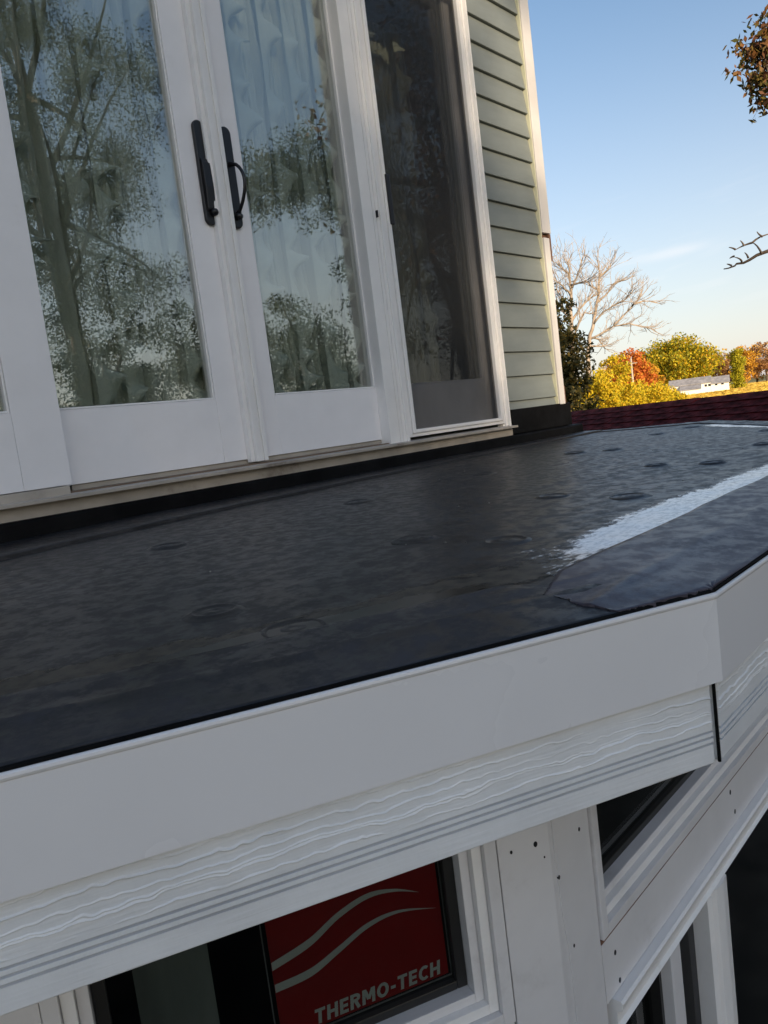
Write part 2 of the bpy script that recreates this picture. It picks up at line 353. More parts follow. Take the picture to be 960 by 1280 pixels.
# ------------------------------------------------------------------ the house wall, doors
# survey numbers u, w: wall position as slope from the camera point; SX/SZ give metres at a depth y
SX = lambda u, y: u * y / 3.0
SZ = lambda w, y: CAM_Z + w * y / 3.0
YW = 2.16
HT = 3.3
house = thing('house', 'sage green clapboard house with white corner trim', 'house', (0.5, 4.5, GZ))
dx0, dx1 = SX(-1.0, YW), SX(4.70, 2.13)           # door opening
doorbot, doortop = 0.03, 2.27
box('wall', (dx1 + .003, YW + .012, GZ), (3.93, YW + .17, HT), M['siding'], house)
box('wall', (-5.0, YW + .012, GZ), (dx0, YW + .17, HT), M['siding'], house)
box('wall', (dx0, YW + .012, doortop + .06), (dx1, YW + .17, HT), M['siding'], house)
box('wall', (dx0, YW + .012, GZ), (dx1, YW + .17, doorbot), M['siding'], house)
box('wall', (3.78, YW + .172, GZ), (3.928, 9.0, HT), M['siding'], house)
box('wall', (-5.0, YW + .172, GZ), (-4.85, 9.0, HT), M['siding'], house)
box('wall', (-4.848, 8.85, GZ), (3.778, 9.0, HT), M['siding'], house)
box('room_floor', (-4.84, YW + .175, -.10), (3.77, 8.84, 0.06), M['dark'], house)
box('room_ceiling', (-4.84, YW + .175, 2.5), (3.77, 8.84, 2.6), M['room'], house)
box('room_partition', (-4.84, 5.2, 0.062), (3.77, 5.3, 2.498), M['room'], house)
mb = MB(); mb.loft([[(-5.3, YW - .35, HT), (-5.3, 5.6, HT + 1.9), (-5.3, 9.35, HT), (-5.3, 9.35, HT + .12), (-5.3, 5.6, HT + 2.05), (-5.3, YW - .35, HT + .12)], [(4.25, YW - .35, HT), (4.25, 5.6, HT + 1.9), (4.25, 9.35, HT), (4.25, 9.35, HT + .12), (4.25, 5.6, HT + 2.05), (4.25, YW - .35, HT + .12)]])
mb.build('roof', M['barnroof'], house)
# clapboards, each a board with a wedge section
EXP = 0.1246
cx0, cx1 = SX(4.66, YW), SX(5.335, YW)
zs = [2.096 + EXP * k for k in range(9, -16, -1)] + [0.170]
proto = None
for i, z in enumerate(zs):
    hgt = EXP if i < len(zs) - 1 else zs[-2] - z
    if i < len(zs) - 1 and proto is not None:
        c = bpy.data.objects.new('clapboard', proto.data); COL.objects.link(c); c.parent = house
        c.location = proto.location + Vector((random.Random(i).uniform(-.0004, .0004), 0, z - zs[0])); c.rotation_euler = (0, random.Random(i).uniform(-.0010, .0010), 0)
    else:
        pr = [(YW - .021, z), (YW - .022, z + .002), (YW - .004, z + hgt + .012), (YW + .010, z + hgt + .012), (YW + .010, z)]
        mb = MB(); mb.loft([[(cx0, p[0], p[1]) for p in pr], [(cx1, p[0], p[1]) for p in pr]])
        c = mb.build('clapboard', M['siding'], house)
        if proto is None: proto = c
# channel beside the boards, corner boards with a broken joint
jx0, jx1 = cx1 + .002, SX(5.40, 2.135)
mb = MB(); mb.box((jx0, YW - .029, .172), (jx0 + .006, YW + .010, HT - .01)); mb.box((jx0 + .006, YW - .014, .172), (jx1, YW + .010, HT - .01)); mb.build('siding_channel', M['jtrim'], house, bevel=.001)
kx0, kx1 = SX(5.415, 2.135), SX(5.535, 2.135)
zj = SZ(1.29, 2.135)
def lshape(x0, x1, z0, z1, m, nm='corner_board'):
    mb = MB(); P = [(x0, 2.125), (x1, 2.125), (x1, 2.26), (x1 - .018, 2.26), (x1 - .018, 2.145), (x0, 2.145)]
    mb.loft([[(p[0], p[1], z0) for p in P], [(p[0], p[1], z1) for p in P]]); return mb.build(nm, m, house, bevel=.003)
lshape(kx0, kx1, zj + .004, HT - .01, M['corner'])
lshape(kx0 + .006, kx1 - .024, .180, zj - .022, M['corner'])
mb = MB(); mb.box((kx0 + .004, 2.148, .178), (kx1 - .020, 2.17, zj + .003)); mb.box((kx1 - .021, 2.130, zj - .14), (kx1 + .001, 2.155, zj + .002)); mb.box((kx1 - .022, 2.132, .183), (kx1 - .004, 2.155, .28)); mb.box((kx1 - .022, 2.138, .28), (kx1 - .006, 2.16, zj - .14))
mb.build('rotted_backing', M['rawwood'], house, label='brown rotted wood showing behind the broken corner trim')

# ---- patio door
door = thing('patio_door', 'white sliding glass patio door with black handles above the flat roof', 'door', (1.6, YW, .03))
def dbox(name, u0_, u1_, w0, w1, y0, y1, m, par=None, bevel=.0015):
    return box(name, (SX(u0_, y0), y0, SZ(w0, y0)), (SX(u1_, y0), y1, SZ(w1, y0)), M[m], par or door, bevel=bevel)
WT = 2.86  # head of the panels
# frame: head, sill, tracks
box('head', (dx0, 2.12, doortop), (dx1, 2.30, doortop + .058), M['trim'], door, bevel=.002)
mb = MB(); mb.loft([[(dx0, y, z) for y, z in ((2.085, .0945), (2.085, .1045), (2.115, .106), (2.118, .108), (2.33, .108), (2.33, .035), (2.12, .035), (2.12, .0945))], [(dx1, y, z) for y, z in ((2.085, .0945), (2.085, .1045), (2.115, .106), (2.118, .108), (2.33, .108), (2.33, .035), (2.12, .035), (2.12, .0945))]])
mb.build('sill', M['sill'], door, bevel=.001)
box('track', (dx0 + .01, 2.128, .1085), (SX(3.40, 2.12), 2.150, .1125), M['track'], door)
box('bottom_guide', (SX(1.45, 2.17), 2.172, .113), (SX(3.40, 2.17), 2.20, .128), M['sill'], door)
def panel(nm, yf, u_out0, u_g0, u_g1, u_out1, wb=.222, bot=-.077, th=.045, handle=None):
    """one glazed leaf: mesh of two stiles and two rails with hairline joints, bead, glass"""
    leaf = MB(); y0, y1 = yf, yf + th
    leaf.box((SX(u_out0, y0), y0, SZ(bot, y0)), (SX(u_g0, y0), y1, SZ(WT, y0)))
    p = leaf.build('door_panel', M['door'], door, bevel=.0015)
    MB().box((SX(u_g1, y0), y0, SZ(bot, y0)), (SX(u_out1, y0), y1, SZ(WT, y0))).build('stile', M['door'], p, bevel=.0015)
    MB().box((SX(u_g0, y0) + .0007, y0 + .0006, SZ(bot, y0)), (SX(u_g1, y0) - .0007, y1, SZ(wb, y0))).build('rail', M['door'], p, bevel=.0012)
    MB().box((SX(u_g0, y0) + .0007, y0 + .0006, SZ(2.80, y0)), (SX(u_g1, y0) - .0007, y1, SZ(WT, y0))).build('rail', M['door'], p, bevel=.0012)
    g0, g1, z0, z1 = SX(u_g0, y0), SX(u_g1, y0), SZ(wb, y0), SZ(2.80, y0)
    b = MB(); e = .007
    for (xa, xb, za, zb) in ((g0 + .001, g0 + e, z0 + .001, z1), (g1 - e, g1 - .001, z0 + .001, z1), (g0 + e, g1 - e, z0 + .001, z0 + e)):
        b.box((xa, y0 + .004, za), (xb, y0 + .02, zb))
    b.build('glazing_bead', M['trim'], p, bevel=.002)
    MB().box((g0 + .002, y0 + .018, z0 + .002), (g1 - .002, y0 + .023, z1 - .002)).build('glass_pane', M['glass'], p)
    return p
panel('fixed', 2.120, 0.42, 0.52, 1.261, 1.452, wb=.225, bot=-.074)
leafL = panel('left', 2.165, 1.33, 1.40, 2.208, 2.372, bot=-.077)
leafR = panel('right', 2.165, 2.455, 2.567, 3.331, 3.41, bot=-.077)
panel('far', 2.185, 3.55, 3.625, 4.435, 4.60, wb=.226, bot=-.08)
dbox('sill_block', 0.40, 1.440, -.130, -.077, 2.116, 2.16, 'sill')
# astragal between the meeting leaves: three ribs
mb = MB()
for (a, b_, y) in ((2.372, 2.395, 2.142), (2.395, 2.425, 2.128), (2.425, 2.448, 2.138), (2.448, 2.470, 2.132)):
    mb.box((SX(a, 2.135), y, SZ(-.095, 2.135)), (SX(b_, 2.135), 2.164, SZ(WT, 2.135)))
mb.build('astragal', M['trim'], door, bevel=.002)
# post between the sliding leaf and the screened side, ribbed
mb = MB()
for (a, b_, y) in ((3.402, 3.488, 2.118), (3.488, 3.497, 2.135), (3.497, 3.522, 2.122), (3.522, 3.531, 2.132), (3.531, 3.556, 2.126), (3.556, 3.580, 2.118)):
    mb.box((SX(a, 2.12), y, SZ(-.118, 2.12)), (SX(b_, 2.12), 2.178, SZ(WT, 2.12)))
mb.build('mullion', M['trim'], door, bevel=.0015)
MB().box((SX(3.53, 2.118), 2.1135, SZ(1.200, 2.118)), (SX(3.534, 2.118), 2.128, SZ(1.240, 2.118))).build('key_hole', M['black'], door)
# insect screen leaf
scr = thing('screen_door', 'sliding insect screen in a white frame on the right of the patio door', 'screen door', (SX(4.1, 2.125), 2.13, .12))
ys = 2.128; u = lambda a: SX(a, ys); w = lambda a: SZ(a, ys)
mb = MB()
def ring(mb, ua, ub, wa, wb, t0, y0, y1):
    mb.box((u(ua), y0, w(wa)), (u(ua + t0), y1, w(wb))); mb.box((u(ub - t0), y0, w(wa)), (u(ub), y1, w(wb)))
    mb.box((u(ua + t0), y0, w(wa)), (u(ub - t0), y1, w(wa + t0 * .72))); mb.box((u(ua + t0), y0, w(wb - t0)), (u(ub - t0), y1, w(wb)))
ring(mb, 3.584, 4.645, -.090, WT - .05, .028, 2.130, 2.158); mb.build('outer_frame', M['trim'], scr, bevel=.003)
mb = MB(); ring(mb, 3.613, 4.616, -.068, WT - .08, .030, 2.122, 2.152); mb.build('inner_frame', M['trim'], scr, bevel=.004)
MB().box((u(3.642), 2.141, w(-.045)), (u(4.585), 2.1425, w(WT - .11))).build('screen_mesh', M['screen'], scr)
mb = MB(); mb.box((u(3.630), 2.114, w(1.168)), (u(3.662), 2.150, w(1.455))); lt = mb.build('latch', M['black'], scr, bevel=.003)
# right casing: stepped profile
mb = MB()
for (a, b_, y) in ((4.648, 4.664, 2.138), (4.664, 4.684, 2.128), (4.684, 4.700, 2.112), (4.700, 4.712, 2.120)):
    mb.box((SX(a, 2.12), y, SZ(-.128, 2.12)), (SX(b_, 2.12), 2.172, doortop - .001))
mb.build('casing', M['trim'], door, bevel=.0025)
# handles
def stadium(xc, z0, z1, wd, y0, y1, n_=10):
    r = wd / 2; pts = []
    for k in range(n_ + 1): a = math.pi * k / n_; pts.append((xc + r * math.cos(a), z1 - r + r * math.sin(a)))
    for k in range(n_ + 1): a = math.pi + math.pi * k / n_; pts.append((xc + r * math.cos(a), z0 + r + r * math.sin(a)))
    return MB().loft([[(p[0], y0, p[1]) for p in pts], [(p[0], y1, p[1]) for p in pts]])
hy = 2.152; hz0, hz1 = SZ(1.032, hy), SZ(1.508, hy)
def fadeplate(xc, par):
    return stadium(xc, hz0, hz1, .045, hy, 2.1645).build('handle_plate', M['black'], par, bevel=.004)
p1 = fadeplate(SX(2.338, hy), leafL); p2 = fadeplate(SX(2.492, hy), leafR)
def grip(xc, out, par, m):
    pts = []
    za, zb = hz1 - .125, hz0 + .045
    for k in range(15):
        t = k / 14; pts.append((xc, hy - .003 - out * math.sin(math.pi * t ** 0.8) ** 0.75 if 0 < t < 1 else hy + .004, za + (zb - za) * t))
    MB().tube(pts, [.0058 if 0 < k < 14 else .009 for k in range(15)], 10).build('grip', M['black'], par, smooth=True)
    mb = MB()
    for k in range(2): pass
    mb.tube([(xc, hy + .002, zb - .004), (xc, hy - .010, zb - .006), (xc + .002, hy - .020, zb - .010)], [.012, .012, .009], 12); mb.build('thumb_turn', M['black'], par, smooth=True)
grip(SX(2.492, hy), .062, leafR, 'black')
# folded lever on the left plate, lying close to it
mb = MB(); xc = SX(2.340, hy); mb.loft([[(xc - .015, y, z), (xc + .017, y, z), (xc + .017, hy + .001, z), (xc - .015, hy + .001, z)] for (y, z) in ((hy - .003, hz1 - .125), (hy - .010, hz1 - .14), (hy - .013, hz0 + .12), (hy - .008, hz0 + .05), (hy - .004, hz0 + .045))])
mb.build('lever', M['black'], leafL, bevel=.003)
mb = MB(); mb.tube([(xc + .006, hy + .002, hz0 + .044), (xc + .008, hy - .014, hz0 + .040), (xc + .008, hy - .019, hz0 + .038)], [.013, .012, .008], 12); mb.build('thumb_turn', M['black'], leafL, smooth=True)

# ---- curtains behind the glass
def curtain(x0, x1, z0, z1, yb, seed, label, ruffles):
    rs = np.random.RandomState(seed); nx, nz = 220, 130
    U, Vv = np.meshgrid(np.linspace(0, 1, nx), np.linspace(0, 1, nz), indexing='ij')
    wdt = x1 - x0; Xc = x0 + U * wdt; Zc = z0 + Vv * (z1 - z0)
    ph = U * wdt * 2 * math.pi / 0.052 + 6.5 * fbm(U * 5, Vv * 2.6, seed) * 2
    Yc = yb + .020 * np.sin(ph) * (0.3 + 1.3 * fbm(U * 7, Vv * 2, seed + 3)) + .05 * fbm(U * 12, Vv * 7, seed + 5) + .014 * np.sin(ph * 2.3 + 6 * Vv)
    Xc = Xc + .010 * np.cos(ph) + .02 * (fbm(U * 3, Vv * 2, seed + 9) - .5)
    t = thing('curtain', label, 'curtain', ((x0 + x1) / 2, yb, z0), 'ruffled curtains behind the patio door')
    np_mesh('cloth', np.stack([Xc, Yc, Zc], -1).reshape(-1, 3), grid_faces(nx, nz), M['curtain'], t, smooth=True)
    for k, ux in enumerate(ruffles):
        nz2 = 160; nw = 9; U2, V2 = np.meshgrid(np.linspace(0, 1, nw), np.linspace(0, 1, nz2), indexing='ij')
        sw = V2 * (z1 - z0) * 2 * math.pi / (0.13 + .03 * (k % 3)) + 9 * fbm(V2 * 9, V2 * 0, seed + k)
        xx = x0 + ux * wdt + .03 * (fbm(V2 * 3, V2 * 0, seed + 20 + k) - .5) + (U2 - .5) * .065 + U2 * .030 * np.sin(sw) * (.3 + 1.2 * fbm(V2 * 14, V2 * 0, seed + 40 + k))
        yy = yb - .036 - U2 * .030 * np.cos(sw * 1.0 + 1.2 * np.sin(sw * .37)) - .012 * np.sin(U2 * math.pi)
        np_mesh('ruffle', np.stack([xx, yy, z0 + V2 * (z1 - z0) + U2 * .012 * np.cos(sw)], -1).reshape(-1, 3), grid_faces(nw, nz2), M['curtain'], t, smooth=True)
curtain(0.60, 1.86, .13, 2.2, 2.285, 11, 'grey green ruffled curtain behind the left sliding leaf', (.30, .38, .52, .60, .78, .90))
curtain(1.90, 2.52, .13, 2.2, 2.285, 27, 'grey green ruffled curtain behind the sliding leaf with the loop handle', (.12, .36, .58, .80, .95))
curtain(2.70, 3.45, .13, 2.2, 2.60, 41, 'dim ruffled curtain behind the insect screen', (.2, .5, .85))

# ------------------------------------------------------------------ the bay with its flat roof
A1 = R(26.5); SL = 0.0248
KX, KY = 0.862, 0.306
ZE = -0.046
P = [Vector((KX - (YW - KY) / math.tan(A1), YW, 0)), Vector((KX, KY, 0)), Vector((3.05, KY, 0)), Vector((4.33, 1.49, 0)), Vector((4.06, YW, 0))]
ze = [ZE, ZE, ZE, -.0166, 0.0]
def seg_n(a, b): d = (b - a).normalized(); return Vector((d.y, -d.x, 0))   # outward
Nn = [seg_n(P[i], P[i + 1]) for i in range(4)]
MT = [Nn[0]]
for i in range(1, 4): v = (Nn[i - 1] + Nn[i]); v.normalize(); MT.append(v / v.dot(Nn[i]))
MT.append(Nn[3])
def rz(x, y):
    d1 = -((x - KX) * Nn[0].x + (y - KY) * Nn[0].y); d2 = y - KY
    return ZE + SL * max(0.0, min(d1, d2))
bay = thing('bay', 'white bay with a flat black rubber roof below the patio door', 'bay window', (1.2, 1.2, GZ))
# membrane: fine grid, faintly wavy
ny, nx = 130, 240
def xl(y): return KX - (y - KY) / math.tan(A1)
def xr(y): return np.interp(y, [KY, 1.49, YW], [3.05, 4.33, 4.06])
ys_ = KY + .012 + (np.linspace(0, 1, ny) ** 1.15) * (YW - .02 - KY - .012)
vv = []
for y in ys_:
    a, b_ = xl(y) + .03, xr(y) - .012
    for k in range(nx): vv.append((a + (b_ - a) * k / (nx - 1), y))
vv = np.array(vv); zz = np.array([rz(x, y) for x, y in vv])
zz = zz + .004 + .0030 * (fbm(vv[:, 0] * 6, vv[:, 1] * 9, 5) - .5) + .0016 * (1 - np.abs(2 * fbm(vv[:, 0] * 3.5 + vv[:, 1] * 2, vv[:, 1] * 11, 15) - 1)) ** 6 + .005 * (fbm(vv[:, 0] * 1.7, vv[:, 1] * 2.2, 9) - .5)
d1 = -((vv[:, 0] - KX) * Nn[0].x + (vv[:, 1] - KY) * Nn[0].y)
zz -= .006 * np.clip(1 - np.minimum(d1, vv[:, 1] - KY) / .10, 0, 1)
roof = np_mesh('roof_membrane', np.column_stack([vv, zz]), grid_faces(ny, nx), M['membrane'], bay, smooth=True)
ZG = zz.reshape(ny, nx)
def rtop(x, y):
    """height of the membrane surface itself"""
    t = min(1, max(0, (y - KY - .012) / (YW - .02 - KY - .012))) ** (1 / 1.15) * (ny - 1); i = min(int(t), ny - 2); f = t - i
    def row(k):
        yy = float(ys_[k]); a = xl(yy) + .03; b_ = float(xr(yy)) - .012; c = min(nx - 1.001, max(0, (x - a) / (b_ - a) * (nx - 1))); j = int(c); return ZG[k, j] * (1 - c + j) + ZG[k, j + 1] * (c - j)
    return float(row(i) * (1 - f) + row(i + 1) * f)
# deck under the membrane
pin = [P[i] - MT[i] * .02 for i in range(5)]
MB().poly([(p.x, p.y) for p in pin], lambda x, y: rz(x, y) - .10, lambda x, y: rz(x, y) - .016).build('roof_deck', M['dark'], bay)
# fastener plates telegraphing through the membrane
plates = [(1.054, .899), (1.07, .716), (.582, .864), (.566, .686), (.898, 1.469), (1.577, .911), (1.558, .723), (2.716, 1.459), (2.776, 1.331), (2.165, .909), (2.177, .756), (3.524, 1.466), (2.699, .767), (1.50, 1.47), (2.1, 1.465), (.02, 1.30), (.30, 1.47), (3.3, .92), (3.85, 1.42)]
def plate_mesh():
    prof = [(.056, -.0016), (.047, -.0002), (.041, .0010), (.0375, .0026), (.0345, .0018), (.029, .0006), (.021, .0008), (.014, .0020), (.009, .0022), (.004, .0014)]
    n_ = 28; V = []; F = []
    for (r, z) in prof:
        for k in range(n_): a = 2 * math.pi * k / n_; V.append((r * math.cos(a), r * math.sin(a), z))
    for i in range(len(prof) - 1):
        for k in range(n_): F.append((i * n_ + k, i * n_ + (k + 1) % n_, (i + 1) * n_ + (k + 1) % n_, (i + 1) * n_ + k))
    F.append(tuple((len(prof) - 1) * n_ + k for k in range(n_)))
    me = bpy.data.meshes.new('fastener_plate'); me.from_pydata(V, [], F); me.materials.append(M['membrane'])
    for p in me.polygons: p.use_smooth = True
    return me
pm = plate_mesh(); rnd = random.Random(4)
def surf(x, y): i = np.argmin((vv[:, 0] - x) ** 2 + (vv[:, 1] - y) ** 2); return float(zz[i])
for (x, y) in plates:
    q = link('fastener_plate', pm, (x, y, surf(x, y) + .0005), roof); q.rotation_euler = (rnd.uniform(-.03, .03), rnd.uniform(-.03, .03), rnd.uniform(0, 6)); s_ = rnd.uniform(.8, 1.0); q.scale = (s_, s_, rnd.uniform(1.1, 1.6))
# sheets laid over the membrane: subdivided ribbons with thickness
def sheet(name, inner, outer, n_, th, lift, mat, ragged=0.0, seed=1, edge_attr=False, rows=12, ridge=None, par=None):
    """ribbon between two plan polylines (inner, outer)"""
    def samp(pl, t):
        pl = [Vector(q) for q in pl]; ln = [0]
        for a, b in zip(pl, pl[1:]): ln.append(ln[-1] + (b - a).length)
        d = t * ln[-1]
        for i in range(len(pl) - 1):
            if d <= ln[i + 1] + 1e-9: return pl[i].lerp(pl[i + 1], (d - ln[i]) / max(1e-9, ln[i + 1] - ln[i]))
        return pl[-1]
    V = []; E = []
    rs = random.Random(seed)
    jit = [rs.uniform(-1, 1) * ragged for _ in range(n_)]
    for i in range(n_):
        t = i / (n_ - 1); a = samp(inner, t); b = samp(outer, t)
        for j in range(rows):
            s = j / (rows - 1); q = a.lerp(b, s)
            if j == 0: q = q + (a - b).normalized() * jit[i]
            z = rtop(q.x, q.y) + lift + th
            if ridge: z += ridge[1] * math.exp(-((s - ridge[0]) / .035) ** 2)
            V.append((q.x, q.y, z)); E.append(min(s, 1 - s) * 2 * min(1, min(t, 1 - t) * 8))
    V = np.array(V); V[:, 2] += .0012 * (fbm(V[:, 0] * 14, V[:, 1] * 20, 21) - .5) * (0 if edge_attr else 1)
    F = grid_faces(n_, rows)
    if th:
        # skirt round the rim
        idx = [i * rows for i in range(n_)] + [(n_ - 1) * rows + j for j in range(1, rows)] + [i * rows + rows - 1 for i in range(n_ - 2, -1, -1)] + [j for j in range(rows - 2, 0, -1)]
        n0 = len(V); low = V[idx].copy(); low[:, 2] -= th + lift + .004; V = np.vstack([V, low]); m = len(idx)
        F = np.vstack([F, np.array([(idx[k], n0 + k, n0 + (k + 1) % m, idx[(k + 1) % m]) for k in range(m)])])
    o = np_mesh(name, V, F, mat, par or roof, smooth=not th)
    if th:
        me = o.data; sm = np.zeros(len(me.polygons), bool); sm[:(n_ - 1) * (rows - 1)] = True; me.polygons.foreach_set('use_smooth', sm)
    if edge_attr:
        at = o.data.attributes.new('edge', 'FLOAT', 'POINT'); at.data.foreach_set('value', np.array(E, dtype=np.float32))
    return o
nF1 = Nn[0]; tF1 = (P[1] - P[0]).normalized()
def f1pt(s, d): q = P[1] + tF1 * s - nF1 * d; return (q.x, q.y, 0)        # s along F1 from the corner (negative = left), d inward
sheet('edge_strip', [f1pt(-3.7, .186), f1pt(-.17, .186)], [f1pt(-3.7, .0045), f1pt(.0, .0045)], 160, .0035, .001, M['strip'], ragged=.0012, rows=22, ridge=(.49, .0022))
sheet('edge_strip', [(4.30 - .16, 1.49, 0), (3.95, YW - .07, 0)], [(4.315, 1.49, 0), (4.05, YW - .07, 0)], 30, .003, .001, M['strip'], rows=8)
sheet('edge_strip', [(2.99, KY + .18, 0), (4.15, 1.50, 0)], [(3.055, KY + .01, 0), (4.315, 1.492, 0)], 40, .003, .002, M['strip'], rows=8)
# the wider patch on the front edge, its left end cut ragged over the side strip
inn = [(.769, .470, 0), (.80, .482, 0), (.88, .511, 0), (1.815, .513, 0), (3.0, .515, 0)]
outr = [(.745, .371, 0), (.79, .348, 0), (.855, .315, 0), (.875, .3105, 0), (3.0, .3115, 0)]
def dens(pl, k):
    o_ = []
    for a, b in zip(pl, pl[1:]):
        for i in range(k): o_.append(tuple(Vector(a).lerp(Vector(b), i / k)))
    return o_ + [pl[-1]]
def patch():
    rs = random.Random(8); V = []; rows = 26
    ia, oa = dens(inn, 14), dens(outr, 14); n_ = len(ia)
    for i in range(n_):
        a, b = Vector(ia[i]), Vector(oa[i])
        for j in range(rows):
            q = a.lerp(b, j / (rows - 1))
            if i == 0: q.x += rs.uniform(-.0015, .0015) + (.010 if 6 < j < 10 else 0) + .004 * math.sin(j * .35)
            if j == 0: q.y += rs.uniform(-.0012, .0012)
            if j == rows - 1 and i < 40: q.y -= abs(rs.uniform(0, .0045)) + (.004 if i % 9 == 4 else 0)
            z = rtop(q.x, q.y) + .0062
            dd = max(0, (.10 - (q.y - KY)) / .10); z -= .001 * dd
            z += .0014 * math.exp(-(((q.y - KY) - .098) / .006) ** 2)
            z += .0007 * math.exp(-((q.x - .90 - (q.y - .45) * .9) / .009) ** 2) + .0015 * math.exp(-((q.x - 1.0 + (q.y - .40) * 2.2) / .010) ** 2)
            V.append((q.x, q.y, z))
    V = np.array(V); V[:, 2] += .003 * (fbm(V[:, 0] * 10, V[:, 1] * 16, 31) - .5)
    F = grid_faces(n_, rows); nf = len(F)
    idx = [i * rows for i in range(n_)] + [(n_ - 1) * rows + j for j in range(1, rows)] + [i * rows + rows - 1 for i in range(n_ - 2, -1, -1)] + [j for j in range(rows - 2, 0, -1)]
    n0 = len(V); low = V[idx].copy(); low[:, 2] -= .0055; V = np.vstack([V, low]); m = len(idx)
    F = np.vstack([F, np.array([(idx[k], n0 + k, n0 + (k + 1) % m, idx[(k + 1) % m]) for k in range(m)])])
    o = np_mesh('corner_patch', V, F, M['patch'], roof)
    sm = np.zeros(len(o.data.polygons), bool); sm[:nf] = True; o.data.polygons.foreach_set('use_smooth', sm); return o
tag(patch(), 'purplish grey rubber patch with a ragged cut end at the roof corner')
tag(sheet('pale_smear', [(.955, .640, 0), (1.174, .626, 0), (1.444, .640, 0), (1.686, .612, 0), (2.01, .606, 0), (3.0, .61, 0)], [(.83, .462, 0), (1.4, .470, 0), (3.0, .475, 0)], 160, 0, .0012, M['white_smear'], edge_attr=True, rows=16), 'white smear along the edge of the corner patch')  # pale sheet beside the patch, ragged see-through rim
tag(sheet('pale_smear', [(3.15, .70, 0), (3.9, 1.42, 0)], [(3.27, .62, 0), (4.08, 1.36, 0)], 60, 0, .0014, M['white_smear'], edge_attr=True, rows=10), 'white residue and painted sky glare along the far edge of the roof')  # far sheet mixes residue with sky glare put into its colour
sheet('dirt_smear', [f1pt(-1.5, .30), f1pt(-.9, .29), f1pt(-.5, .27), f1pt(-.12, .32), f1pt(.06, .33)], [f1pt(-1.5, .16), f1pt(-.5, .16), f1pt(-.13, .155), f1pt(.04, .15)], 200, 0, .0010, M['dirt'], edge_attr=True, rows=14)
rg = random.Random(33); mb = MB()
for _ in range(90):
    y = rg.uniform(.5, 1.9); x = rg.uniform(xl(y) + 1.0, xr(y) - .3); r = rg.uniform(.0008, .0022); z = surf(x, y)
    mb.loft([[(x + r * rg.uniform(.7, 1.3) * math.cos(k * 1.256), y + r * rg.uniform(.7, 1.3) * math.sin(k * 1.256), z + h_) for k in range(5)] for h_ in (-.0005, r * .9)])
tag(mb.build('roof_grit', painted('grit', (0.30, 0.29, 0.27), 0.9, 0.4, 400, 0), roof), kind='stuff')
M['wet'] = smear('wet_stain', (0.001, 0.001, 0.001), (0.010, 0.009, 0.008), 0.32, (1, 1, 1), 12, 0.10, 0.45, 1.0)
sheet('wet_stain', [f1pt(-.62, .215), f1pt(-.45, .235), f1pt(-.30, .245), f1pt(-.16, .235)], [f1pt(-.62, .178), f1pt(-.16, .178)], 120, 0, .0024, M['wet'], edge_attr=True, rows=10)
# apron and base flashing along the wall
ap_in = [(-2.6, YW - .05, 0), (4.03, YW - .05, 0)]
ap_out = [(-2.0, 1.84, 0), (.70, 1.845, 0), (1.35, 1.875, 0), (2.6, 1.97, 0), (3.3, 1.985, 0), (4.05, 1.99, 0)]
sheet('wall_apron', ap_in, ap_out, 150, .008, .001, M['membrane'], rows=8)
fl = thing('base_flashing', 'black rubber flashing folded up against the foot of the house wall', 'flashing', (0.6, 2.11, 0))
mb = MB(); pr = [(2.098, -.02), (2.098, .050), (2.103, .056), (2.158, .060), (2.158, -.02)]
mb.loft([[(-2.85, y, z) for y, z in pr], [(4.04, y, z) for y, z in pr]]); mb.build('lower_fold', M['rubber'], fl, bevel=.003)
mb = MB(); mb.box((-2.85, 2.126, .0605), (dx1 + .02, 2.159, .0875)); mb.build('upper_fold', M['rubber'], fl, bevel=.003)
mb = MB(); mb.box((dx1 + .021, 2.128, .0605), (3.975, 2.170, .185)); mb.build('upper_fold', M['rubber'], fl, bevel=.004)
# fascia metal and trim boards, one per side
def prof_loop(i, prof): return [P[i] + MT[i] * o_ + Vector((0, 0, ze[i] + z)) for o_, z in prof]
FP = [(0, -.103), (0, -.0075), (.0012, -.0062), (.0020, -.0040), (.0016, -.0016), (.0002, -.0002), (-.002, .0003), (-.006, -.0006), (-.030, -.0006), (-.030, -.0020), (-.0015, -.0025), (-.0015, -.103)]
for i in range(4):
    MB().loft([prof_loop(i, FP), prof_loop(i + 1, FP)]).build('fascia', M['fascia'], bay)
MB().tube([P[0] + MT[0] * -.0035 + Vector((0, 0, ZE + .0015)), P[1] + MT[1] * -.0035 + Vector((0, 0, ZE + .0015))], .0028, 6).build('edge_seal', M['rubber'], bay, smooth=True)
MB().tube([P[1] + MT[1] * -.0035 + Vector((0, 0, ZE + .0015)), P[2] + MT[2] * -.0035 + Vector((0, 0, ZE + .0015))], .0028, 6).build('edge_seal', M['rubber'], bay, smooth=True)
MB().tube([P[1] - MT[1] * .012 + Vector((0, 0, ZE - .105)), P[1] - MT[1] * .012 + Vector((0, 0, ZE - .203))], .0020, 6).build('gap_shade_strip', M['rubber'], bay)  # black strip put into the open board joint as its shade
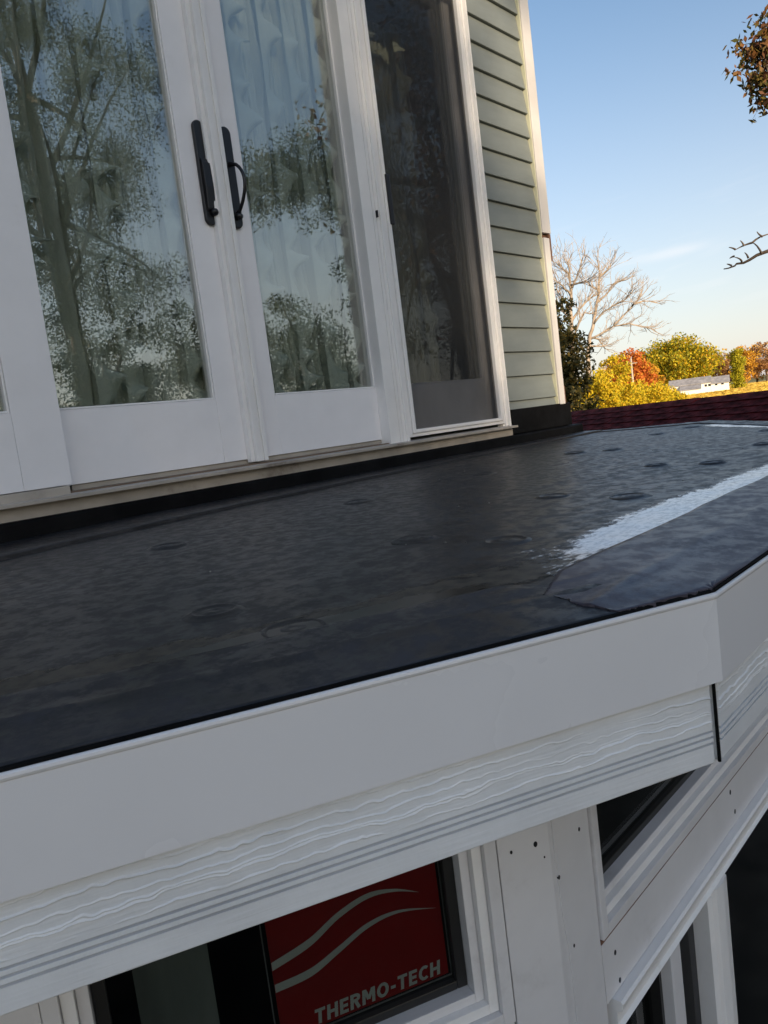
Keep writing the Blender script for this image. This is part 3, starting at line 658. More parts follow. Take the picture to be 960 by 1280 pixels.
def grain_board(i, n_s, n_z, seed, g0=0.0, g1=0.0):
    a0 = P[i] + MT[i] * -.009; a1_ = P[i + 1] + MT[i + 1] * -.009; Ls = (a1_ - a0).length; dr = (a1_ - a0).normalized()
    s = np.linspace(g0, Ls - g1, n_s); hgt = .112; GRV = (.0262, .0334, .0406); vz = np.unique(np.concatenate([np.linspace(0, 1, n_z)] + [np.array([g - .0015, g - .0012, g + .0012, g + .0015]) / hgt for g in GRV]))
    Sg, Zg = np.meshgrid(s, vz, indexing='ij'); zloc = Zg * hgt                       # from the bottom up
    # wandering grain lines on the upper part: thin raised veins with flat ground between
    wv = zloc + .016 * (fbm(Sg * 3.0, zloc * 14, seed) - .5) + .0095 * (fbm(Sg * 24, zloc * 34, seed + 7, 3) - .5) + .0036 * (fbm(Sg * 95, zloc * 70, seed + 8, 2) - .5)
    disp = np.zeros_like(zloc); up = np.clip((zloc - .046) / .004, 0, 1)
    for spc, off, k_, wd in ((.0105, .0, 1.0, .00085), (.0190, .006, .8, .0007)):
        ph = (wv + off) / spc; cell = np.floor(ph); fr = (ph - cell - .5) * spc
        amp = np.clip(3.6 * fbm(Sg * 5.5 + cell * 13.7 + off * 900, cell * 3.1, seed + 11, 2) - 1.05, 0, 1) * k_
        disp += .0017 * np.where(fr >= 0, np.clip(1 - fr / (wd * 1.9), 0, 1), np.clip(1 + fr / .0005, 0, 1)) * amp * up
    fine = fbm(Sg * 22, zloc * 420, seed + 2, 3) - .5
    blot = fbm(Sg * 40, zloc * 60, seed + 4, 3) - .5
    disp += .00040 * fine + .0003 * blot * up
    for gz in GRV: disp = np.where(np.abs(zloc - gz) < .00125, -.0055, disp)
    disp -= .0006 * np.clip(1 - (zloc - .0240) / .002, 0, 1)
    disp -= .004 * np.clip(1 - zloc / .003, 0, 1) ** 2
    z_top = -.203 + hgt
    zz_ = np.interp(s, [0, Ls], [ze[i], ze[i + 1]])[:, None] - .203 + zloc
    nrm = np.array(Nn[i]); base = np.array(a0)
    V = base + np.array(dr) * Sg[..., None] + nrm * disp[..., None]; V[..., 2] = zz_
    # roll the sheet round the bottom edge and close the right end
    rowb = V[:, :1, :] - nrm * .014; rowt = V[:, -1:, :] - nrm * .014
    V = np.concatenate([rowb, V, rowt], 1)
    ce = V[-1:, :, :] - np.array(dr) * 0 ; ce = ce - nrm * .014; cs = V[:1] - nrm * .014
    V = np.concatenate([cs, V, ce], 0)
    o = np_mesh('trim_board', V.reshape(-1, 3), grid_faces(V.shape[0], V.shape[1]), M['board'], bay, smooth=True)
    zr = np.concatenate([[-1], vz * hgt, [9]]); mid = (zr[1:] + zr[:-1]) / 2
    flat = np.any([np.abs(mid - g) < .0016 for g in GRV], axis=0)
    o.data.polygons.foreach_set('use_smooth', np.tile(~flat, V.shape[0] - 1))
    return o
grain_board(0, 900, 260, 3, 3.10, .010); grain_board(0, 60, 24, 5, .0, 1.06)
grain_board(1, 700, 200, 19, .004, 1.10); grain_board(1, 60, 24, 13, 1.11, .006)
grain_board(2, 60, 30, 23, .004, .004); grain_board(3, 30, 30, 29, .004, .004)
# soffit
SP = [P[i] - MT[i] * .30 for i in range(5)]
for i in range(4):
    q = [P[i] - MT[i] * .020, P[i + 1] - MT[i + 1] * .020, P[i + 1] - MT[i + 1] * .315, P[i] - MT[i] * .315]
    zb = [ze[i] - .195, ze[i + 1] - .195, ze[i + 1] - .195, ze[i] - .195]
    MB().loft([[(a.x, a.y, z) for a, z in zip(q, zb)], [(a.x, a.y, z + .012) for a, z in zip(q, zb)]]).build('soffit', M['frame'], bay)
# --- window walls under the soffit
S = SP[1]
t1 = tF1; n1 = Nn[0]
X1 = lambda s, d, z: S + t1 * s - n1 * d + Vector((0, 0, z))
X2 = lambda s, d, z: S + Vector((s, d, z))
ZT = -.262
mb = MB()
loop = [X1(-.088, 0, 0), S, X2(.121, 0, 0), X2(.121, .05, 0), S + MT[1] * -.05, X1(-.088, .05, 0)]
mb.loft([[Vector((q.x, q.y, GZ)) for q in loop], [Vector((q.x, q.y, ZT)) for q in loop]])
post = mb.build('corner_post', M['frame'], bay, bevel=.0008)
# a slightly proud cover strip on the front half of the post, broken off low down
mb = MB(); zz0 = -.585
P5 = [(.006, -.300), (.116, -.300), (.116, -1.5), (.026, -1.5), (.021, -.66), (.012, zz0)]
mb.loft([[X2(a, -.0022, z) for a, z in P5], [X2(a, -.0002, z) for a, z in P5]]); mb.build('cover_strip', M['frame'], bay)
def disc(xf, s, z, r, par, m='black', e=-.0006):
    mb = MB(); k = 9
    mb.loft([[xf(s + r * math.cos(2 * math.pi * j / k), e, z + 1.35 * r * math.sin(2 * math.pi * j / k)) for j in range(k)], [xf(s + r * math.cos(2 * math.pi * j / k), .003, z + 1.35 * r * math.sin(2 * math.pi * j / k)) for j in range(k)]])
    mb.build('screw_hole', M[m], par)
for (s, z, r) in ((-.066, -.461, .0022), (-.024, -.462, .0034), (-.011, -.487, .0014)): disc(X1, s, z, r, post)
for (s, z, r) in ((.013, -.530, .0026), (.086, -.488, .0026), (.035, -.657, .0022)): disc(X2, s, z, r, post, e=-.003)
def frame_ring(mb, xf, s0, s1, z0, z1, t_, d0, d1, tz=None):
    tz = tz or t_
    mb.box((s0, d0, z0), (s0 + t_, d1, z1), xf); mb.box((s1 - t_, d0, z0), (s1, d1, z1), xf)
    mb.box((s0 + t_, d0, z0), (s1 - t_, d1, z0 + tz), xf); mb.box((s0 + t_, d0, z1 - tz), (s1 - t_, d1, z1), xf)
def window(xf, s0, s1, z0, z1, label=None, face=0.0):
    """stepped white frame, dark sash, pane"""
    mb = MB(); frame_ring(mb, xf, s0, s1, z0, z1, .020, face - .006, .05); wn = mb.build('transom_window', M['frame'], bay, bevel=.0015, label=label)
    mb = MB(); frame_ring(mb, xf, s0 + .0205, s1 - .0205, z0 + .0205, z1 - .0205, .016, face + .004, .05); mb.build('frame_step', M['trim'], wn, bevel=.0015)
    mb = MB(); frame_ring(mb, xf, s0 + .037, s1 - .037, z0 + .037, z1 - .037, .015, face + .016, .05); mb.build('frame_step', M['frame'], wn, bevel=.0015)
    mb = MB(); frame_ring(mb, xf, s0 + .053, s1 - .053, z0 + .053, z1 - .053, .017, .036, .052, .014); mb.build('sash', M['sash'], wn, bevel=.002)
    MB().box((s0 + .055, .0455, z0 + .055), (s1 - .055, .0495, z1 - .055), xf).build('glass_pane', M['bayglass'], wn)
    return wn
w1 = window(X1, -.708, -.0925, -.720, ZT + .002, 'side transom window with a red sticker on the glass')
# glass spacer line, sticker, print
E1 = .0505
mb = MB(); frame_ring(mb, X1, -.437, -.163, -.652, -.30, .0018, E1, E1 + .001); mb.build('glass_spacer', M['spacer'], w1)
MB().box((-.429, E1 + .0002, -.647), (-.169, E1 + .0012, -.31), X1).build('sticker', M['sticker'], w1, label='red window sticker with pale waves and lettering')
def wave(pts_top, pts_bot, nm='sticker_wave'):
    mb = MB(); l = pts_top + pts_bot[::-1]
    V0 = []
    n_ = len(pts_top)
    for k in range(n_ - 1):
        a, b, c, d = pts_top[k], pts_top[k + 1], pts_bot[k + 1], pts_bot[k]
        V0 = [X1(a[0], E1 - .0004, a[1]), X1(b[0], E1 - .0004, b[1]), X1(c[0], E1 - .0004, c[1]), X1(d[0], E1 - .0004, d[1])]
        n0 = len(mb.v); mb.v += [tuple(v) for v in V0]; mb.f.append((n0, n0 + 1, n0 + 2, n0 + 3))
    mb.build(nm, M['print'], w1)
def smooth_curve(cs, k=8):
    """Catmull-Rom through (s, z, thickness)"""
    o_ = []
    for i in range(len(cs) - 1):
        p0, p1_, p2_, p3 = cs[max(i - 1, 0)], cs[i], cs[i + 1], cs[min(i + 2, len(cs) - 1)]
        for j in range(k):
            t = j / k; o_.append(tuple(.5 * (2 * b + (c - a) * t + (2 * a - 5 * b + 4 * c - d) * t * t + (3 * b - a - 3 * c + d) * t ** 3) for a, b, c, d in zip(p0, p1_, p2_, p3)))
    return o_ + [cs[-1]]
for cs in ([(-.4285, -.534, .012), (-.372, -.519, .012), (-.326, -.495, .010), (-.279, -.482, .008), (-.237, -.488, .0045), (-.200, -.504, .0002)],
           [(-.4285, -.567, .012), (-.376, -.563, .012), (-.333, -.546, .010), (-.285, -.526, .008), (-.236, -.522, .0045), (-.176, -.538, .0002)]):
    sc_ = smooth_curve(cs); wave([(s, z + t / 2) for s, z, t in sc_], [(s, z - t / 2) for s, z, t in sc_])
def lettering(txt, s0, s1, zb, hgt, par):
    """heavy sans capitals built from strokes on a unit cell (width, strokes)"""
    W = .21
    def arc(cx, cy, rx, ry, a0, a1, k=12): return [(cx + rx * math.cos(R(a0 + (a1 - a0) * i / k)), cy + ry * math.sin(R(a0 + (a1 - a0) * i / k))) for i in range(k + 1)]
    h = W / 2
    G = {'T': (.66, [[(0, 1 - h), (.66, 1 - h)], [(.33, 1 - W), (.33, 0)]]),
         'H': (.70, [[(h, 0), (h, 1)], [(.70 - h, 0), (.70 - h, 1)], [(W, .5), (.70 - W, .5)]]),
         'E': (.56, [[(h, 0), (h, 1)], [(W, 1 - h), (.56, 1 - h)], [(W, h), (.56, h)], [(W, .5), (.52, .5)]]),
         'R': (.66, [[(h, 0), (h, 1)], [(W, 1 - h)] + arc(.36, .72, .19, .28 - h, 90, -90, 8) + [(W, .44 + h)], [(.36, .46), (.57, 0)]]),
         'M': (.86, [[(h, 0), (h, 1)], [(.86 - h, 0), (.86 - h, 1)], [(.16, .96), (.43, .28)], [(.70, .96), (.43, .28)]]),
         'O': (.80, [arc(.40, .5, .40 - h, .5 - h, 90, 450, 24)]),
         'C': (.68, [arc(.40, .5, .40 - h, .5 - h, 48, 312, 18)]),
         '-': (.36, [[(.02, .42), (.34, .42)]])}
    tot = sum(G[c][0] for c in txt) + .13 * (len(txt) - 1); k = (s1 - s0) / tot
    mb = MB(); x = 0; lv = 0
    for c in txt:
        for st in G[c][1]:
            lv += 1; e = E1 - .0006 - (lv % 5) * .00004; n0 = len(mb.v)
            for i, p in enumerate(st):
                a_, b_ = st[max(i - 1, 0)], st[min(i + 1, len(st) - 1)]; dx, dy = b_[0] - a_[0], b_[1] - a_[1]; l = math.hypot(dx, dy) or 1
                for sg in (-1, 1):
                    qx, qy = p[0] - dy / l * h * sg, p[1] + dx / l * h * sg
                    mb.v.append(tuple(X1(s0 + (x + qx + .10 * qy) * k, e, zb + qy * hgt)))
            for i in range(len(st) - 1): q = n0 + 2 * i; mb.f.append((q, q + 1, q + 3, q + 2))
        x += G[c][0] + .13
    return mb.build('sticker_lettering', M['print'], par)
lettering('THERMO-TECH', -.381, -.183, -.6425, .0225, w1)
MB().box((-.606, .075, -.712), (-.507, .080, -.30), X1).build('pale_strip', M['pale'], w1)  # pale strip added to stand for a reflection in the pane
mb = MB(); mb.box((-.90, 0.0, GZ), (-.7095, .05, ZT), X1); mb.build('side_post', M['frame'], bay, bevel=.001)
mb = MB(); mb.box((-2.9, 0.002, GZ), (-.901, .05, ZT), X1); mb.build('side_wall', M['frame'], bay)
mb = MB(); mb.box((-.7085, .0, GZ), (-.0925, .05, -.7215), X1); mb.build('side_panel', M['frame'], bay, bevel=.001)
# front: transom, brown joint, flat band, casing, tall windows
w2 = window(X2, .1225, 1.90, -.703, ZT + .002, 'front transom window under the overhanging roof edge')
MB().box((.225, .075, -.64), (.268, .080, -.30), X2).build('pale_strip', M['pale'], w2)  # pale strip for the bit of curtain behind the glass
MB().box((.1215, -.001, -.712), (2.05, .04, -.7045), X2).build('bare_joint', M['rawwood'], bay)
mb = MB(); mb.box((.1215, -.001, -.819), (2.05, .05, -.7125), X2); band_o = mb.build('flat_band', M['frame'], bay, bevel=.001)
for (s, z, r) in ((.164, -.751, .0035), (.171, -.807, .0035), (.761, -.735, .0042), (.781, -.791, .0042), (1.3, -.74, .004)): disc(X2, s, z, r, band_o, e=-.0018)
mb = MB(); mb.loft([[X2(s, d, z) for d, z in ((.05, -.8200), (-.016, -.8200), (-.020, -.824), (-.018, -.836), (-.008, -.842), (-.006, -.868), (-.012, -.874), (-.004, -.884), (.05, -.884))] for s in (.139, 2.05)])
mb.build('head_casing', M['trim'], bay)
MB().box((.136, -.004, -2.9), (.152, .05, -.8845), X2).build('window_jamb', M['frame'], bay, bevel=.002)
for (a, b_, nm) in ((.153, .372, 'tall_window'), (.690, 2.05, 'tall_window')):
    o = MB().box((a, .040, -2.9), (b_, .046, -.8845), X2).build(nm, M['bayglass'], bay)
    mb = MB(); frame_ring(mb, X2, a - .001, b_ + .001, -2.9, -.885, .010, .02, .055); mb.build('sash', M['sash'], o)
mb = MB(); mb.box((.374, -.002, -2.9), (.384, .05, -.8845), X2); mb.box((.384, .006, -2.9), (.440, .05, -.8845), X2); mb.build('mullion', M['frame'], bay, bevel=.0015)
mb = MB(); mb.box((.4415, .012, -2.9), (.500, .05, -.8845), X2); mb.build('mullion', M['sash'], bay, bevel=.0015)
mb = MB(); mb.box((.500, .030, -2.9), (.568, .05, -.8845), X2); mb.build('mullion', M['black'], bay)
mb = MB(); mb.loft([[X2(s, d, z) for s, d in ((.570, .05), (.570, -.004), (.582, -.010), (.592, .004), (.604, .004), (.610, -.010), (.640, -.014), (.672, -.010), (.680, .0), (.680, .05))] for z in (-2.9, -.8845)])
mb.build('mullion_casing', M['trim'], bay)
MB().box((2.051, 0, GZ), (2.30, .05, ZT), X2).build('side_post', M['frame'], bay)
MB().box((.125, .0, GZ), (2.05, .05, -2.901), X2).build('sill_panel', M['frame'], bay)
for i in (2, 3):
    a, b_ = SP[i], SP[i + 1]; q = [a, b_, b_ + -Nn[i] * .05, a + -Nn[i] * .05]
    MB().loft([[(p.x, p.y, GZ) for p in q], [(p.x, p.y, ZT) for p in q]]).build('side_wall', M['frame'], bay)
MB().box((-.3, 1.35, GZ), (3.2, 1.40, ZT - .01)).build('inner_wall', M['dark'], bay)

# ------------------------------------------------------------------ red shingled roof of a lower wing
wing = thing('side_wing', 'lower wing with a dark red shingled roof beyond the bay', 'building', (7.5, 2.5, GZ))
ra, rb = Vector((8.70, 5.64, .055)), Vector((5.85, .40, .055))
rd = (rb - ra).normalized(); out = Vector((rd.y, -rd.x, 0));
if out.dot(Vector((-1, 0, 0))) < 0: out = -out
PT = R(22); dn = out * math.cos(PT) + Vector((0, 0, -math.sin(PT))); nm_ = out * math.sin(PT) + Vector((0, 0, math.cos(PT)))
LR = (rb - ra).length; ex = .125; tw = .30
sh = MB(); sh.box((0, 0, -.006), (tw - .004, ex + .03, .018)); sh_o = None
rnd = random.Random(12)
for c in range(12):
    k = 0; off = -(c % 2) * tw / 2
    while off + k * tw < LR:
        if sh_o is None: 
            sh_o = sh.build('shingle', M['shingle'], wing, bevel=0); o = sh_o; me_sh = sh_o.data
            ctr = WORG[sh_o]
        else:
            o = bpy.data.objects.new('shingle', me_sh); COL.objects.link(o); o.parent = wing
        pos = ra + rd * (off + k * tw) + dn * (c * ex) + nm_ * rnd.uniform(0, .004)
        tilt = Matrix((rd, dn, nm_)).transposed().to_4x4() @ Matrix.Rotation(rnd.uniform(.05, .07), 4, 'X')
        o.matrix_local = Matrix.Translation(pos + rd * tw / 2 + dn * ex * .5 - WORG[wing]) @ tilt
        k += 1
mb = MB(); q0 = [ra - nm_ * .012, rb - nm_ * .012]; q1 = [p + dn * 1.75 for p in q0]; q2 = [p - out * 1.6 + Vector((0, 0, -.65)) for p in q0]
mb.loft([[q0[0], q1[0], q1[0] - Vector((0, 0, .06)), q0[0] - Vector((0, 0, .08)), q2[0] - Vector((0, 0, .06)), q2[0]], [q0[1], q1[1], q1[1] - Vector((0, 0, .06)), q0[1] - Vector((0, 0, .08)), q2[1] - Vector((0, 0, .06)), q2[1]]])
mb.build('roof', M['shingle'], wing)
mb = MB(); wl = [ra + out * 1.35 + rd * .2, rb + out * 1.35 - rd * .2, rb - out * 1.3 - rd * .2, ra - out * 1.3 + rd * .2]
mb.loft([[(p.x, p.y, GZ) for p in wl], [(p.x, p.y, -.56) for p in wl]]); mb.build('wall', M['siding'], wing)

# ------------------------------------------------------------------ trees
def leaf_arrays(C, n_per, rad, size, rs, squash=.75, droop=0.3):
    C = np.repeat(C, n_per, 0); rad = np.repeat(rad, n_per)
    d = rs.normal(size=(len(C), 3)); d /= np.linalg.norm(d, axis=1)[:, None]
    rr = rs.rand(len(C)) ** .45
    p = C + d * (rad * rr)[:, None] * np.array([1, 1, squash])
    a = rs.normal(size=(len(C), 3)); a[:, 2] -= droop; a /= np.linalg.norm(a, axis=1)[:, None]
    b = np.cross(a, rs.normal(size=(len(C), 3))); b /= np.linalg.norm(b, axis=1)[:, None]
    s = size * (0.6 + 0.8 * rs.rand(len(C)))[:, None]
    V = np.stack([p - a * s, p + b * s * .5, p + a * s, p - b * s * .5], 1).reshape(-1, 3)
    return V
def leaves(name, C, rad, n_per, size, mat, parent, seed, squash=.75, droop=.3):
    rs = np.random.RandomState(seed); C = np.asarray(C, float); rad = np.broadcast_to(np.asarray(rad, float), (len(C),))
    V = leaf_arrays(C, n_per, rad, size, rs, squash, droop)
    return np_mesh(name, V, np.arange(len(V)).reshape(-1, 4), mat, parent)
def crown_pts(base, rx, rz_, n_, rs, shell=.55, lump=.25, flat=.0):
    d = rs.normal(size=(n_, 3)); d /= np.linalg.norm(d, axis=1)[:, None]
    d[:, 2] = np.where(d[:, 2] < 0, d[:, 2] * (1 - flat), d[:, 2])
    r = shell + (1 - shell) * rs.rand(n_); r *= np.clip(1 + lump * rs.normal(size=n_) * .5, .7, 1.08)
    return np.array(base) + d * r[:, None] * np.array([rx, rx, rz_])
def limb_pts(p, q, rnd_, bend=.12, k=5):
    p, q = Vector(p), Vector(q); L_ = (q - p).length; o_ = []
    off = Vector((rnd_.uniform(-1, 1), rnd_.uniform(-1, 1), rnd_.uniform(.2, 1))) * L_ * bend
    for i in range(k + 1): t = i / k; o_.append(p.lerp(q, t) + off * math.sin(math.pi * t))
    return o_
def tree(name, label, cat, base, h, rx, mat, seed, n_cl=60, cl_r=None, n_per=60, size=.25, bark='bark', trunk_r=None, crown_lo=.25, group=None, shell=.5, limbs=9, flat=.2):
    rs = np.random.RandomState(seed); rn = random.Random(seed); base = Vector(base)
    t = thing(name, label, cat, base, group)
    rz_ = h * (1 - crown_lo) / 2; cc = base + Vector((0, 0, h - rz_))
    C = crown_pts(cc, rx, rz_, n_cl, rs, shell, .25, flat)
    tr = trunk_r or h * .022; mb = MB()
    top = base + Vector((rn.uniform(-.3, .3), rn.uniform(-.3, .3), h * .72))
    mb.tube(limb_pts(base - Vector((0, 0, .1)), top, rn, .02, 6), [tr * (1.25 - i * .17) for i in range(7)], 8)
    for i in range(limbs):
        c = Vector(C[rn.randrange(n_cl)]); s = base.lerp(top, rn.uniform(.35, .95)); mb.tube(limb_pts(s, c, rn, .08, 4), [tr * .42, tr * .33, tr * .24, tr * .15, tr * .07], 5)
    mb.build('trunk', M[bark], t, smooth=True)
    leaves('crown', C, (cl_r or rx * .33) * (0.7 + .6 * rs.rand(n_cl)), n_per, size, mat, t, seed + 1)
    return t
# bare trees, limbs surveyed as (across, height) with their own depth
def bare_tree(label, azd, dist, limbs, seed, base_r):
    rn = random.Random(seed); base = polar(azd, dist); t = thing('bare_tree', label, 'tree', base, None)
    ar = Vector((math.cos(R(azd)), -math.sin(R(azd)), 0)); dp = Vector((math.sin(R(azd)), math.cos(R(azd)), 0))
    mb = MB(); tw = MB(); stack = []
    depth0 = {}
    for li, lm in enumerate(limbs):
        key = lm[0]; dy = 0 if li == 0 else rn.uniform(-2.6, 2.6)
        pts = []
        for k, (a, z) in enumerate(lm):
            f = k / (len(lm) - 1); pts.append(base + ar * a + dp * (dy * f) + Vector((0, 0, z - GZ)))
        if li == 0: pts = [base + ar * (lm[0][0] - .15)] + pts
        r_a = base_r if li == 0 else base_r * .42; r_b = .06 if li == 0 else .045
        dense = []
        for a, b in zip(pts, pts[1:]):
            for j in range(3): dense.append(a.lerp(b, j / 3) + Vector((rn.uniform(-1, 1), rn.uniform(-1, 1), rn.uniform(-1, 1))) * .05)
        dense.append(pts[-1]); n_ = len(dense)
        mb.tube(dense, [r_a + (r_b - r_a) * (j / (n_ - 1)) ** .8 for j in range(n_)], 7)
        for j in range(2 if li else 9, n_):
            for _ in range(2): stack.append((dense[j], (dense[j] - dense[j - 1]).normalized(), rn.uniform(1.0, 2.1), .040, 0))
    while stack:
        p, d, ln, r, lev = stack.pop()
        dd = (d + Vector((rn.uniform(-1, 1), rn.uniform(-1, 1), rn.uniform(-.5, 1.0))) * .85).normalized()
        p1_ = p + dd * ln * .5; p2_ = p1_ + (dd + Vector((rn.uniform(-.3, .3), rn.uniform(-.3, .3), rn.uniform(-.15, .35)))).normalized() * ln * .5
        tw.tube([p, p1_, p2_], [r, r * .8, r * .45], 3)
        if lev < 2:
            for _ in range(2): stack.append((p1_.lerp(p2_, rn.random()), (p2_ - p1_).normalized(), ln * .62, r * .62, lev + 1))
    mb.build('trunk', M['barkpale'], t, smooth=True); tw.build('twigs', M['barkpale'], t)
LA = [[(0.23, 5.11), (0.6, 6.97), (1.06, 8.27), (1.74, 10.6), (2.06, 11.9), (2.31, 13.87), (2.22, 15.09)], [(0.66, 6.83), (2.04, 7.3), (3.29, 7.92), (4.99, 7.92), (6.38, 7.43), (7.5, 6.98)], [(3.29, 7.92), (4.42, 8.82), (5.55, 9.83), (6.67, 10.84)], [(1.14, 8.39), (2.23, 9.44), (3.19, 9.82), (4.54, 10.27), (5.38, 10.93)], [(1.74, 10.6), (2.8, 11.37), (3.7, 12.55), (4.9, 12.87)], [(2.06, 11.9), (1.31, 12.43), (0.7, 13.07)], [(0.61, 6.01), (1.51, 5.88), (2.58, 5.99)], [(0.7, 6.96), (1.58, 6.69), (2.15, 5.65)], [(2.24, 13.21), (3.03, 13.87), (3.67, 14.42)], [(5.55, 9.83), (6.47, 10.08), (7.37, 10.05)]]
LB = [[(-0.1, 6.89), (0.04, 8.37), (0.2, 10.09), (0.35, 11.55), (0.34, 12.79), (0.28, 14.03)], [(0.22, 8.35), (1.07, 9.46), (1.87, 10.19), (2.75, 10.54)], [(0.0, 8.63), (-0.66, 9.48), (-1.2, 10.32)], [(0.1, 9.61), (-0.55, 10.58), (-1.06, 11.66)], [(0.28, 10.82), (-0.44, 11.68), (-1.08, 12.16)], [(0.38, 11.55), (0.98, 12.43), (1.59, 13.68)], [(0.34, 12.79), (-0.26, 13.51), (-0.58, 14.05)], [(0.25, 6.72), (0.81, 8.0), (1.38, 8.91), (2.22, 8.77)], [(0.37, 11.8), (1.28, 11.77), (1.88, 11.66)]]
bare_tree('leafless tree with long limbs reaching out over the yellow shrubs', 63.2, 90, LA, 5, .30)
bare_tree('leafless tree standing against the house corner behind the dark bush', 62.4, 82, LB, 6, .30)
# dark bush tree right at the house corner
tree('evergreen_tree', 'dark olive evergreen tree half hidden behind the house corner', 'tree', polar(61.0, 24), 7.0, 1.05, L['dark'], 31, n_cl=130, cl_r=.36, n_per=120, size=.07, crown_lo=.05, shell=.35)
# yellow shrubs and autumn trees
far = [
 ('yellow_shrub', 'bright yellow shrub beside the dark evergreen tree', 63.9, 62, 6.0, 1.9, 'yellow', 80, .11),
 ('yellow_shrub', 'tall yellow green tree under the leafless limbs', 64.9, 74, 7.4, 2.1, 'yellow', 80, .13),
 ('yellow_shrub', 'low golden shrub at the foot of the utility pole', 66.6, 90, 4.6, 3.0, 'yellow', 80, .14),
 ('yellow_shrub', 'low golden shrub in front of the big round tree', 67.7, 100, 4.2, 2.4, 'yellow', 80, .14),
 ('yellow_shrub', 'small golden shrub left of the white barn', 68.9, 120, 2.6, 2.2, 'yellow', 60, .15),
 ('yellow_shrub', 'low yellow shrub left of the utility pole', 65.3, 82, 4.8, 2.2, 'yellow', 80, .13),
 ('red_tree', 'fiery red tree behind the utility pole', 65.9, 150, 11.2, 4.2, 'red', 90, .26),
 ('orange_tree', 'orange brown tree between the red tree and the big round tree', 66.9, 175, 11.0, 3.6, 'orange', 80, .28),
 ('maple_tree', 'big round green and gold tree beside the white barn', 69.15, 340, 23.4, 14.6, 'maple', 260, .50),
 ('small_tree', 'small golden tree against the left end of the barn', 67.8, 205, 6.0, 2.2, 'yellow', 60, .28),
]
for i, (nm, lb, a, d, h_, rx, m_, nc, sz) in enumerate(far):
    tree(nm, lb, 'shrub' if 'shrub' in nm else 'tree', polar(a, d), h_, rx, L[m_], 60 + 7 * i, n_cl=nc, cl_r=rx * .30, n_per=95, size=sz, crown_lo=.04 if 'shrub' in nm else .10, shell=.55, group='golden shrubs behind the red roof' if 'shrub' in nm else None)
# columnar evergreen
t = thing('column_tree', 'narrow upright yellow green tree right of the barn', 'tree', polar(72.9, 300))
rs = np.random.RandomState(77); b_ = polar(72.9, 300)
C = np.array([(b_.x + rs.normal() * .9, b_.y + rs.normal() * .9, GZ + .5 + 13.5 * k / 90 ) for k in range(90)])
leaves('crown', C, 1.4 * np.array([min(1, 1.25 - (k / 90) ** 6 * .6) for k in range(90)]), 60, .34, L['cypress'], t, 78, squash=1.2)
MB().tube([b_, b_ + Vector((0, 0, 6)), b_ + Vector((0, 0, 13))], [.3, .2, .05], 6).build('trunk', M['bark'], t)
# tree line behind the barn: individuals
rn = random.Random(99)
desc = ['bare', 'rusty', 'tawny', 'leafy', 'dull', 'ragged']
linepos = [(70.9, 470, 20, 'brown'), (71.7, 450, 19, 'brown'), (72.3, 480, 20.5, 'brown'), (73.3, 430, 21, 'orange'), (74.0, 460, 22, 'orange'), (74.6, 440, 22.5, 'brown'), (75.4, 450, 23, 'orange'), (76.4, 440, 22, 'brown'), (77.6, 450, 22, 'orange'), (63.8, 480, 17, 'brown'), (65.0, 470, 19, 'orange'), (66.4, 480, 20, 'brown'), (67.6, 460, 17, 'orange')]
where = ['brown tree behind the right end of the barn roof', 'brown tree between the barn and the narrow upright tree', 'tall brown tree behind the narrow upright tree', 'orange tree just right of the narrow upright tree', 'tall orange tree in the tree line near the right edge', 'brown tree at the right edge of the view', 'orange tree at the far right end of the tree line', 'brown tree beyond the right end of the tree line', 'last orange tree of the distant tree line', 'distant brown tree glimpsed past the house corner', 'distant orange tree behind the yellow shrubs', 'distant brown tree behind the red tree', 'distant orange tree left of the big round tree']
for i, (a, d, h_, m_) in enumerate(linepos):
    tree('distant_tree', where[i], 'tree', polar(a, d), h_, h_ * .30, L[m_], 300 + i * 5, n_cl=60, cl_r=h_ * .11, n_per=45, size=.55, crown_lo=.0, group='trees along the far field edge', limbs=14)
# utility pole
b_ = polar(66.2, 130); t = thing('utility_pole', 'pale wooden utility pole standing in front of the red tree', 'pole', b_)
MB().tube([b_, b_ + Vector((0, 0, 5)), b_ + Vector((0, 0, 9.1))], [.20, .17, .14], 10).build('post', M['pole'], t, smooth=True)
xd = Vector((math.cos(R(66.2)), -math.sin(R(66.2)), 0)); MB().tube([b_ + xd * -.9 + Vector((0, 0, 8.3)), b_ + xd * .9 + Vector((0, 0, 8.3))], .07, 6).build('crossarm', M['pole'], t)
# white barn
bc = polar(70.45, 285, GZ + 1.0); t = thing('barn', 'long low white barn with a grey roof across the field', 'barn', bc)
xa = Vector((math.cos(R(72)), -math.sin(R(72)), 0)); ya = Vector((xa.y * -1, xa.x, 0))
XB = lambda s, d, z: bc + xa * (s * .8) + ya * (d * .8) + Vector((0, 0, z * .74))
bz = 1.2
def gable(s0, s1, d0, d1, h0, h1, nm='wall'):
    pr = [(d0, 0), (d0, h0), ((d0 + d1) / 2, h1), (d1, h0), (d1, 0)]
    MB().loft([[XB(s0, d, z) for d, z in pr], [XB(s1, d, z) for d, z in pr]]).build(nm, M['barnwall'], t)
    dm = (d0 + d1) / 2
    for (da, db) in ((d0 - .5, dm), (d1 + .5, dm)):
        za = h0 - (h1 - h0) * .12
        MB().loft([[XB(s, da, za + .06), XB(s, db, h1 + .06), XB(s, db, h1 + .35), XB(s, da, za + .35)] for s in (s0 - .4, s1 + .4)]).build('roof', M['barnroof'], t)
gable(-11.5, 4.5, -4, 4, 4.4, 6.9); gable(4.6, 11.5, -3.5, 3.5, 3.6, 6.2)
